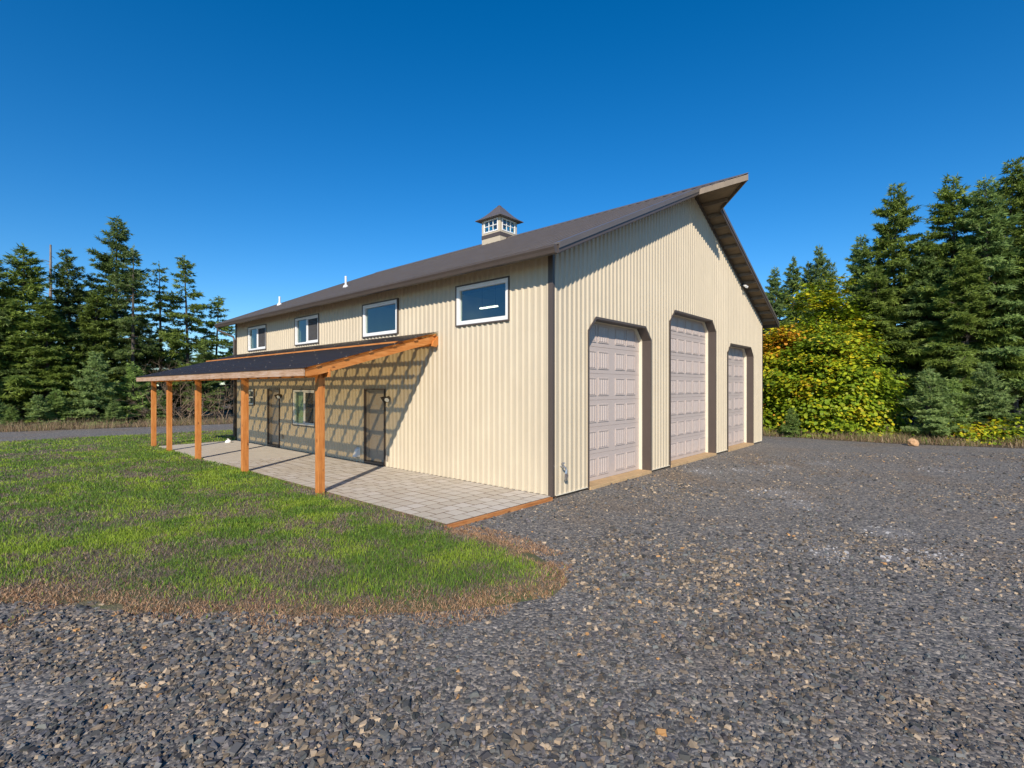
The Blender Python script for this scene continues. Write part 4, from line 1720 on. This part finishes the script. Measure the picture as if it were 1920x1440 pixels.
def make_conifer(seed, H, R, cb, whorl=0.34, per=5, frond=0.26, colA=(0.030, 0.058, 0.016), colB=(0.095, 0.125, 0.034),
                 power=0.85, droop=0.4, ragged=0.25, gap=0.0, density=1.0, up=0.55):
    rng = np.random.default_rng(seed)
    A, Bc = np.array(colA), np.array(colB)
    VV, CC = [], []
    wood_b = MB()
    bend = rng.normal(0, 0.012, 2) * H
    tr = [(bend[0] * (t * t), bend[1] * (t * t), H * t) for t in np.linspace(-0.02, 0.985, 9)]
    r0 = 0.010 * H + 0.04
    wood_b.tube(tr, [max(0.012, r0 * (1.05 - t) ** 0.9) for t in np.linspace(0, 1, 9)], 8)
    z = cb
    while z < H * 0.985:
        t = (z - cb) / (H - cb)
        Lm = R * ((1 - t) ** power) * (0.70 + 0.30 * min(1, t / 0.12)) + 0.10
        nb = per if t < 0.9 else 4
        for k in range(nb):
            if rng.random() < gap:
                continue
            az = rng.uniform(0, 2 * np.pi)
            Lb = Lm * rng.uniform(1 - ragged * 1.6, 1 + ragged)
            if Lb < 0.08:
                continue
            e0 = 0.02 + up * t + rng.normal(0, 0.08)
            dr = droop * (1 - 0.55 * t) * rng.uniform(0.6, 1.3)
            zz = z + rng.uniform(-0.5, 0.5) * whorl
            tt = max(0, zz / H)
            base = np.array([bend[0] * tt * tt, bend[1] * tt * tt, zz])
            out = np.array([math.cos(az), math.sin(az), 0.0])
            sd = np.array([-math.sin(az), math.cos(az), 0.0])
            wig = rng.normal(0, 0.10)

            def P(s):
                s = np.asarray(s, float)[..., None]
                return base + out * (s * Lb) + sd * (wig * s * s * Lb) + np.array([0, 0, 1.0]) * Lb * (e0 * s - dr * s * s + 0.5 * dr * s ** 3)
            if Lb > 0.5:
                ps = P(np.array([0, 0.45, 0.9]))
                wood_b.tube([tuple(q) for q in ps], [0.012 + 0.012 * Lb, 0.008 + 0.006 * Lb, 0.005], 3, cap=False)
            # side twigs
            ns = max(2, int(Lb * 7.5 * density))
            s = np.concatenate([rng.uniform(0.16 if t > 0.25 else 0.30, 1.0, ns * 2), np.array([1.0, 0.97])])
            sgn = rng.choice([-1.0, 1.0], len(s))
            sgn[-2:] *= 0.2
            tl = (0.10 + 0.42 * Lb * (1.02 - s) ** 0.8 * rng.uniform(0.6, 1.2, len(s)))
            tl = np.minimum(tl, 0.95)
            p0 = P(s)
            tang = P(np.minimum(s + 0.02, 1.05)) - P(s - 0.02)
            tang /= np.linalg.norm(tang, axis=1, keepdims=True)
            td = tang * rng.uniform(0.5, 0.9, (len(s), 1)) + sd[None] * (sgn * rng.uniform(0.5, 1.0, len(s)))[:, None]
            td[:, 2] += rng.normal(-0.10, 0.14, len(s)) - 0.10 * tl
            td /= np.linalg.norm(td, axis=1, keepdims=True)
            nf = np.maximum(1, np.round(tl / (frond * 0.62))).astype(int)
            idx = np.repeat(np.arange(len(s)), nf)
            frac = np.concatenate([(np.arange(q) + 0.4) / q for q in nf])
            pos = p0[idx] + td[idx] * (tl[idx] * frac)[:, None]
            pos[:, 2] -= 0.10 * (tl[idx] * frac) ** 1.5 + rng.uniform(0, 0.03, len(idx))
            pos += rng.normal(0, 0.02, pos.shape)
            nrm = np.array([0.0, 0.0, 0.75]) + out * 0.55 + rng.normal(0, 0.42, (len(idx), 3))
            nrm /= np.linalg.norm(nrm, axis=1, keepdims=True)
            dd = td[idx] + rng.normal(0, 0.18, (len(idx), 3))
            dd /= np.linalg.norm(dd, axis=1, keepdims=True)
            m = np.clip(rng.normal(0.40, 0.28), 0, 1) * 0.55 + 0.45 * rng.random((len(idx), 1))
            outer = (s[idx] * 0.5 + frac * 0.5)[:, None]           # sprays get a lighter green towards the tips
            m = np.clip(m * 0.75 + 0.35 * (outer - 0.5), 0, 1)
            col = A * (1 - m) + Bc * m
            V, C = frond_tris(rng, pos, dd, nrm, np.full(len(idx), frond) * rng.uniform(0.75, 1.25, len(idx)), col)
            VV.append(V)
            CC.append(C)
        z += whorl * (1 - 0.45 * t) * rng.uniform(0.7, 1.3)
    # leader
    ld = np.array([[bend[0], bend[1], H * q] for q in np.linspace(0.93, 1.0, 8)])
    V, C = frond_tris(rng, ld, np.tile(np.array([0.15, 0.1, 1.0]), (8, 1)) + rng.normal(0, 0.3, (8, 3)), np.tile(np.array([1.0, 0.2, 0.1]), (8, 1)), np.full(8, frond * 0.8), np.tile((A + Bc) / 2, (8, 1)))
    VV.append(V)
    CC.append(C)
    V = np.concatenate(VV)
    C = np.concatenate(CC)
    return V, C, wood_b


PROTO = {}


def proto(key, **kw):
    V, C, wb = make_conifer(**kw)
    cm = np_mesh('crown', V, np.arange(len(V)).reshape(-1, 3), C)
    cm.materials.append(M['needles'])
    wm = wb.mesh('trunk')
    wm.materials.append(M['bark'])
    PROTO[key] = (cm, wm, kw['H'], V, C)


def plant(key, label, u, vtop, depth, width=1.0, group=None, name='fir_tree', cat='tree', rot=None):
    """stand a tree on the ground at its surveyed bearing and distance, scaled to its height"""
    cm, wm, H, _, _ = PROTO[key]
    top = sight(u, vtop, depth)
    h = top.z - GZ
    s = h / H
    t = thing(name, label, cat, (top.x, top.y, GZ), group)
    t.rotation_euler = (0, 0, rot if rot is not None else random.uniform(0, 6.28))
    for nm, me in (('trunk', wm), ('crown', cm)):
        o = bpy.data.objects.new(nm, me)
        o.scale = (s * width, s * width, s)
        COL.objects.link(o)
        o.parent = t
    return t


OLIVE = dict(colA=(0.085, 0.140, 0.028), colB=(0.34, 0.43, 0.078))
BLUE = dict(colA=(0.090, 0.155, 0.045), colB=(0.32, 0.43, 0.115))
DK = dict(colA=(0.068, 0.115, 0.034), colB=(0.255, 0.335, 0.085))
proto('dense_a', seed=101, H=12, R=2.7, cb=0.7, whorl=0.30, per=6, frond=0.27, **OLIVE)
proto('dense_b', seed=102, H=12, R=2.5, cb=1.6, whorl=0.31, per=6, frond=0.27, ragged=0.33, **DK)
proto('broad', seed=103, H=14, R=3.0, cb=2.6, whorl=0.36, per=5, frond=0.29, ragged=0.36, gap=0.10, droop=0.32, **DK)
proto('right_a', seed=104, H=12, R=3.0, cb=2.9, whorl=0.37, per=6, frond=0.24, ragged=0.36, density=1.6, droop=0.5, **OLIVE)
proto('right_b', seed=105, H=12, R=2.8, cb=2.6, whorl=0.36, per=6, frond=0.24, ragged=0.38, power=0.95, density=1.6, droop=0.5, **BLUE)
proto('sparse_a', seed=106, H=12, R=1.55, cb=3.0, whorl=0.42, per=4, frond=0.26, ragged=0.42, gap=0.28, droop=0.55, power=0.7, up=0.3, **DK)
proto('sparse_b', seed=107, H=11, R=2.1, cb=2.2, whorl=0.40, per=4, frond=0.27, ragged=0.45, gap=0.22, droop=0.35, power=0.8, up=0.35, **OLIVE)
proto('young_a', seed=108, H=4, R=1.35, cb=0.10, whorl=0.21, per=6, frond=0.16, ragged=0.32, droop=0.12, up=0.75, density=1.6, power=0.85, colA=(0.14, 0.225, 0.07), colB=(0.44, 0.56, 0.18))
proto('young_b', seed=109, H=4, R=1.15, cb=0.10, whorl=0.20, per=6, frond=0.18, ragged=0.35, droop=0.12, up=0.8, density=1.4, power=0.9,
      colA=(0.14, 0.225, 0.06), colB=(0.42, 0.56, 0.14))
proto('filler', seed=110, H=11, R=2.6, cb=0.8, whorl=0.55, per=5, frond=0.42, ragged=0.3, density=0.62, **DK)

GL = 'firs beyond the gravel road'
plant('dense_a', 'wide dense fir left of the bare snag, beyond the gravel road', 44, 461, 31.5, 1.15, GL, rot=0.3)
plant('dense_b', 'dark pointed fir just right of the bare snag', 134, 470, 33.5, 0.95, GL, rot=1.3)
plant('broad', 'tallest fir beyond the gravel road, rising over its neighbours', 217, 405, 36.0, 1.0, GL, rot=2.0)
plant('sparse_a', 'thin ragged fir with bare top beside the tallest fir', 249, 462, 34.0, 0.95, GL, rot=0.7)
plant('sparse_a', 'dark narrow fir leaning its top over the porch posts', 302, 492, 36.5, 1.0, GL, rot=2.9)
plant('sparse_b', 'open branched fir with gaps between tiers, right of the dark narrow fir', 353, 482, 37.0, 1.0, GL, rot=4.4)
plant('sparse_b', 'shorter fir partly hidden by the far barn eave', 404, 556, 39.0, 1.1, GL, rot=1.1)
plant('dense_b', 'fir cut off by the left edge of the wood, beyond the road', -14, 486, 30.5, 1.1, GL, rot=3.6)
plant('dense_a', 'low bushy fir filling the gap under the bare snag', 92, 556, 31.5, 1.25, GL, rot=5.1)
plant('dense_a', 'dense fir filling the gap left of the tallest fir', 176, 538, 33.5, 1.1, GL, rot=2.2)
plant('dense_b', 'mid height fir in front of the thin ragged fir', 272, 596, 36.0, 1.1, GL, rot=0.9)
plant('dense_a', 'small dense fir behind the leafless thicket', 330, 612, 40.0, 1.0, GL, rot=2.7)
plant('broad', 'broad low fir close behind the far barn corner', 436, 640, 43.0, 1.1, GL, rot=4.9)
plant('dense_b', 'bushy fir behind the third porch post', 382, 640, 36.0, 1.3, GL, rot=3.3)
GY = 'young firs along the gravel road'
plant('young_a', 'tallest young fir at the edge of the gravel road', 176, 664, 30.5, 1.0, GY, 'young_fir', rot=0.4)
plant('young_b', 'young fir with pale leader left of the porch', 251, 686, 32.5, 1.2, GY, 'young_fir', rot=2.4)
plant('young_b', 'young fir with thin spire left of the tallest young fir', 106, 732, 28.8, 1.2, GY, 'young_fir', rot=1.4)
plant('young_a', 'rounded young fir at the roadside under the wide dense fir', 74, 742, 28.0, 1.3, GY, 'young_fir', rot=3.4)
plant('young_b', 'smallest young fir at the left end of the gravel road', 22, 764, 26.8, 1.3, GY, 'young_fir', rot=4.4)
plant('young_a', 'low young fir between the two taller young firs', 213, 752, 30.2, 1.25, GY, 'young_fir', rot=5.4)
plant('young_a', 'young fir behind the end post of the porch', 297, 734, 33.0, 1.3, GY, 'young_fir', rot=0.9)
plant('young_a', 'low young fir hugging the far left roadside bend', -12, 742, 26.8, 1.3, GY, 'young_fir', rot=2.9)

GR = 'firs beyond the gravel yard'
plant('right_b', 'pale bluish fir just showing past the barn eave', 1456, 502, 33, 0.75, GR, rot=0.2)
plant('right_b', 'bluish fir behind the yellow maple, left of its crown', 1487, 483, 34, 0.70, GR, rot=1.9)
plant('dense_b', 'fir behind the yellow maple between two pointed firs', 1511, 494, 36, 0.70, GR, rot=2.9)
plant('right_b', 'pointed fir rising highest behind the yellow maple', 1533, 461, 35, 0.65, GR, rot=3.7)
plant('dense_b', 'narrow fir with short spire behind the yellow maple', 1556, 486, 37, 0.65, GR, rot=5.2)
plant('right_b', 'fir standing between the maple top and the spired fir', 1618, 442, 29, 0.85, GR, rot=0.8)
plant('right_a', 'spired fir with narrow open top right of the maple', 1677, 350, 28, 0.80, GR, rot=2.2)
plant('right_b', 'bushy fir filling the notch between two tall firs', 1735, 440, 26.5, 1.0, GR, rot=4.1)
plant('right_a', 'tall fir with long level upper branches beyond the yard', 1789, 333, 26, 0.85, GR, rot=5.6)
plant('right_b', 'dense pointed fir next to the tallest right hand fir', 1855, 334, 24.5, 0.95, GR, rot=0.5)
plant('right_a', 'tallest fir at the right end of the woods', 1902, 304, 27, 0.85, GR, rot=1.5)
plant('right_a', 'fir at the very right edge of the woods', 1975, 330, 23.5, 0.95, GR, rot=3.0)
plant('right_a', 'lower fir leaning over the right flank of the maple', 1640, 500, 27.0, 1.0, GR, rot=4.0)
plant('right_a', 'lower bushy fir in front of the tall level branched fir', 1815, 470, 24.0, 1.0, GR, rot=1.0)
GQ = 'young firs along the gravel yard'
plant('young_a', 'young fir with tall leader beside the ochre boulder', 1744, 696, 20.8, 1.05, GQ, 'young_fir', rot=0.3)
plant('young_b', 'young fir close behind the one with tall leader', 1788, 716, 21.2, 1.1, GQ, 'young_fir', rot=1.3)
plant('young_a', 'largest young fir at the edge of the gravel yard', 1852, 684, 20.6, 1.0, GQ, 'young_fir', rot=2.3)
plant('young_b', 'tiny bluish fir growing in front of the yellow maple', 1484, 768, 22.6, 1.2, GQ, 'young_fir', rot=3.3)
plant('young_b', 'small young fir at the right end of the yard', 1930, 752, 20.0, 1.2, GQ, 'young_fir', rot=4.3)


def forest(name, spots, label):
    Vs, Cs = [], []
    _, _, H, V0, C0 = PROTO['filler']
    rng = np.random.default_rng(77)
    for (u, vtop, dep) in spots:
        top = sight(u, vtop, dep)
        s = top.z / H
        a = rng.uniform(0, 6.28)
        c, sn = math.cos(a), math.sin(a)
        V = V0 * np.array([s * 1.1, s * 1.1, s])
        V = np.stack([V[:, 0] * c - V[:, 1] * sn + top.x, V[:, 0] * sn + V[:, 1] * c + top.y, V[:, 2] + GZ], 1)
        Vs.append(V)
        Cs.append(C0 * rng.uniform(0.75, 1.1))
    V = np.concatenate(Vs)
    me = np_mesh(name, V, np.arange(len(V)).reshape(-1, 3), np.concatenate(Cs))
    me.materials.append(M['needles'])
    o = bpy.data.objects.new(name, me)
    COL.objects.link(o)
    tag(o, label, 'forest', kind='stuff')


forest('left_woods', [(-60, 520, 36), (10, 560, 40), (70, 600, 42), (120, 585, 41), (165, 600, 44), (215, 600, 44), (255, 650, 46), (310, 655, 47), (350, 650, 45), (395, 660, 48), (440, 665, 48), (480, 655, 50), (-120, 520, 34)],
       'dark mass of woods behind the firs across the road')
forest('right_woods', [(1440, 560, 42), (1500, 560, 44), (1560, 545, 42), (1610, 540, 38), (1660, 520, 36), (1710, 520, 34), (1760, 480, 34), (1810, 470, 33), (1860, 450, 32), (1910, 440, 31), (1960, 420, 30), (2020, 420, 28)],
       'dark mass of woods behind the firs beyond the yard')


# bare trunks in the gloom of the right hand woods
def bare_trunk(name, u, depth, h, r, label, mat, group, stubs=6, lean=(0, 0)):
    p = sight(u, 727, depth)
    t = thing(name, label, 'tree', (p.x, p.y, GZ), group)
    rg = random.Random(int(u))
    pts = [(p.x + lean[0] * k, p.y + lean[1] * k, h * k) for k in (-0.02, 0.2, 0.4, 0.6, 0.8, 1.0)]
    b = MB()
    b.tube(pts, [r * 1.15, r, r * 0.92, r * 0.8, r * 0.66, r * 0.45], 9)
    b.build('trunk', mat, t)
    b = MB()
    for i in range(stubs):
        k = rg.uniform(0.25, 0.98)
        a = rg.uniform(0, 6.28)
        ln = rg.uniform(0.3, 1.1) * (1.1 - 0.5 * k)
        s = Vector((p.x + lean[0] * k, p.y + lean[1] * k, h * k))
        e = s + Vector((math.cos(a) * ln, math.sin(a) * ln, rg.uniform(-0.15, 0.2)))
        b.tube([tuple(s), tuple((s + e) / 2 + Vector((0, 0, 0.05))), tuple(e)], [0.025, 0.018, 0.006], 4)
    b.build('branch_stubs', mat, t)


pt = sight(95, 459, 37)
bare_trunk('snag', 95, 37, pt.z, 0.13, 'tall bare dead snag among the firs across the road', M['snag'], None, 26)


# maple -----------------------------------------------------------------------
def maple(seed, cx, cy, rx, ry, H, nclump, per, leaf, label, group, warm=0.35, base=0.1, flat=1.0):
    rng = np.random.default_rng(seed)
    t = thing('maple_tree', label, 'tree', (cx, cy, GZ), group)
    # clump centres through a domed volume, most of them near the outside
    th = rng.uniform(0, 2 * np.pi, nclump)
    ph = np.arccos(rng.uniform(-0.05, 1, nclump))
    rad = rng.uniform(0.35, 1.0, nclump) ** 0.45
    lump = 0.62 + 0.72 * fbm(th * 1.4 + 5, ph * 2.2, seed, 3, 1.2)
    rad = rad * lump
    c = np.stack([np.cos(th) * np.sin(ph) * rad * rx, np.sin(th) * np.sin(ph) * rad * ry, base + (np.cos(ph) * rad) * (H - base)], 1)
    outd = np.stack([np.cos(th) * np.sin(ph), np.sin(th) * np.sin(ph), np.cos(ph) + 0.25], 1)
    outd /= np.linalg.norm(outd, axis=1, keepdims=True)
    wb = MB()
    for i in range(9):
        a = rng.uniform(0, 6.28)
        rr2 = rng.uniform(0.2, 0.8)
        e = Vector((math.cos(a) * rx * rr2, math.sin(a) * ry * rr2, H * rng.uniform(0.55, 0.9)))
        s0 = Vector((math.cos(a) * 0.25, math.sin(a) * 0.25, -0.05))
        m1 = s0.lerp(e, 0.45) + Vector((0, 0, 0.35))
        wb.tube([tuple(s0), tuple(m1), tuple(e)], [0.07, 0.045, 0.012], 6)
    for i in range(0, nclump, 3):
        e = Vector(c[i])
        s0 = Vector((e.x * 0.45, e.y * 0.45, max(0.1, e.z * 0.72 - 0.2)))
        wb.tube([tuple(s0), tuple(e)], [0.014, 0.004], 3, cap=False)
    wm = wb.mesh('trunk')
    wm.materials.append(M['bark'])
    o = bpy.data.objects.new('trunk', wm)
    COL.objects.link(o)
    o.parent = t
    n = nclump * per
    idx = np.repeat(np.arange(nclump), per)
    sc = rng.uniform(0.22, 0.46, nclump)
    loc = rng.normal(0, 1, (n, 3)) * sc[idx][:, None] * np.array([1, 1, 0.48]) * flat
    pos = c[idx] + loc
    pos[:, 2] = np.maximum(pos[:, 2], 0.06)
    nrm = outd[idx] * 0.8 + np.array([0, 0, 0.55]) + rng.normal(0, 0.42, (n, 3))
    nrm /= np.linalg.norm(nrm, axis=1, keepdims=True)
    ref = rng.normal(0, 1, (n, 3)) + np.array([0, 0, -0.9])
    d1 = ref - nrm * np.sum(ref * nrm, axis=1, keepdims=True)
    d1 /= np.linalg.norm(d1, axis=1, keepdims=True)
    d2 = np.cross(nrm, d1)
    sz = leaf * rng.uniform(0.45, 1.5, (n, 1))
    # five-lobed leaf as three triangles
    ctr = pos
    V = np.stack([ctr - d1 * sz * 0.45, ctr + d2 * sz * 0.55 - d1 * sz * 0.05, ctr + d1 * sz * 0.55, ctr - d2 * sz * 0.55 - d1 * sz * 0.05,
                  ctr + d2 * sz * 0.38 + d1 * sz * 0.42 + nrm * sz * 0.06, ctr - d2 * sz * 0.38 + d1 * sz * 0.42 + nrm * sz * 0.06], 1).reshape(-1, 3)
    F = np.array([[0, 1, 4], [0, 4, 2], [0, 2, 5], [0, 5, 3]])
    T = (F[None] + (np.arange(n) * 6)[:, None, None]).reshape(-1, 3)
    g = np.array([0.16, 0.235, 0.014])
    lg = np.array([0.31, 0.36, 0.016])
    ye = np.array([0.50, 0.42, 0.018])
    og = np.array([0.52, 0.24, 0.02])
    warmth = np.clip(0.9 * fbm(c[:, 0] + 9, c[:, 2] + c[:, 1] * 0.7, seed + 2, 3, 0.9) + 0.35 * (c[:, 2] / H) * warm * 1.6 + rng.normal(0, 0.16, nclump) + (warm - 0.66), 0, 1)
    wq = np.clip(warmth[idx] + rng.normal(0, 0.14, n), 0, 1)
    col = np.where((wq < 0.38)[:, None], g, np.where((wq < 0.60)[:, None], lg, np.where((wq < 0.86)[:, None], ye, og)))
    col = col * rng.uniform(0.75, 1.45, (n, 1))
    me = np_mesh('crown', V, T, np.repeat(col, 6, axis=0))
    me.materials.append(M['leaves'])
    o = bpy.data.objects.new('crown', me)
    COL.objects.link(o)
    o.parent = t


pm_ = sight(1545, 800, 24.6)
maple(301, pm_.x, pm_.y, 2.7, 2.7, 5.05, 520, 110, 0.125, 'rounded yellow green maple against the right end of the barn', 'autumn maples beyond the yard', 0.42)
pm_ = sight(1455, 800, 26.2)
maple(302, pm_.x, pm_.y, 1.9, 1.9, 5.6, 260, 100, 0.125, 'golden maple showing under the barn eave', 'autumn maples beyond the yard', 0.62)
pm_ = sight(1545, 700, 28.0)
maple(303, pm_.x, pm_.y, 1.9, 1.9, 7.9, 260, 95, 0.13, 'taller yellow green maple rising behind the rounded maple', 'autumn maples beyond the yard', 0.45, base=1.5)
pm_ = sight(1600, 700, 27.0)
maple(304, pm_.x, pm_.y, 1.5, 1.5, 7.0, 140, 90, 0.13, 'green maple squeezed between the taller maple and the firs', 'autumn maples beyond the yard', 0.30, base=1.5)
for (u, d, r, h, sd, lab) in ((1835, 20.4, 0.75, 0.75, 311, 'low yellowing bramble under the largest young fir'), (1885, 20.2, 0.9, 0.95, 312, 'yellow green bramble right of the largest young fir'),
                              (1650, 22.4, 0.7, 0.6, 313, 'small leafy shrub at the right foot of the maple'), (1800, 20.3, 0.6, 0.6, 314, 'brownish bramble between the two young firs')):
    p = sight(u, 700, d)
    rng_w = 0.5 if sd != 314 else 0.75
    maple(sd, p.x, p.y, r, r, h, 34, 34, 0.10, lab, 'brambles at the edge of the woods', rng_w, base=0.05)


# leafless thicket --------------------------------------------------------------
def bare_shrub(seed, u, depth, h, spread, n, label, group):
    rg = random.Random(seed)
    p = sight(u, 720, depth)
    t = thing('bare_shrub', label, 'shrub', (p.x, p.y, 0), group)
    stems, twigs = MB(), MB()

    def grow(b, s, d, ln, r, lvl):
        pts, rads = [tuple(s)], [r]
        q = s.copy()
        dd = d.copy()
        for k in range(3):
            dd = (dd + Vector((rg.gauss(0, .25), rg.gauss(0, .25), rg.gauss(0.02, .18)))).normalized()
            q = q + dd * ln / 3
            pts.append(tuple(q))
            rads.append(r * (1 - 0.25 * (k + 1)))
        b.tube(pts, rads, 4 if lvl == 0 else 3, cap=False)
        if lvl < 3:
            for k in range(rg.randint(3, 4)):
                f = rg.uniform(0.35, 1.0)
                i = min(2, int(f * 3))
                st = Vector(pts[i]).lerp(Vector(pts[i + 1]), f * 3 - i)
                nd = (dd + Vector((rg.gauss(0, .8), rg.gauss(0, .8), rg.gauss(0.1, .55)))).normalized()
                grow(twigs, st, nd, ln * rg.uniform(0.45, 0.7), r * 0.5, lvl + 1)
    for i in range(n):
        a = rg.uniform(0, 6.28)
        s = Vector((p.x + math.cos(a) * 0.3 * spread, p.y + math.sin(a) * 0.3 * spread, GZ - 0.03))
        d = Vector((math.cos(a) * spread * 0.35, math.sin(a) * spread * 0.35, 1)).normalized()
        grow(stems, s, d, h * rg.uniform(0.4, 0.62), 0.035, 0)
    stems.build('stems', M['twig'], t)
    twigs.build('twigs', M['twig'], t)


GB = 'leafless shrubs across the road'
bare_shrub(1, 318, 33.5, 4.6, 1.7, 9, 'large leafless tan shrub behind the middle porch posts', GB)
bare_shrub(2, 345, 32.5, 3.0, 1.8, 9, 'leafless brown thicket between the third and fourth porch posts', GB)
bare_shrub(3, 425, 35.0, 4.2, 1.9, 7, 'pale leafless branches beside the barn far corner', GB)
bare_shrub(4, 360, 36.0, 5.4, 1.6, 7, 'tall leafless shrub behind the brown thicket', GB)

# ochre boulder at the yard edge
rg = random.Random(9)
p = sight(1712, 832, 19.0)
b = MB()
n1, n2 = 6, 9
vs = []
for i in range(n1 + 1):
    for k in range(n2):
        ph = math.pi * i / n1
        th = 2 * math.pi * k / n2
        r = 1 + rg.uniform(-0.18, 0.18)
        vs.append((p.x + 0.24 * r * math.sin(ph) * math.cos(th), p.y + 0.19 * r * math.sin(ph) * math.sin(th), 0.05 + 0.17 * r * math.cos(ph)))
fs = [(i * n2 + k, (i + 1) * n2 + k, (i + 1) * n2 + (k + 1) % n2, i * n2 + (k + 1) % n2) for i in range(n1) for k in range(n2)]
b.add(vs, fs)
tag(b.build('boulder', M['stone']), 'pointed ochre boulder in the dry grass at the yard edge', 'boulder')
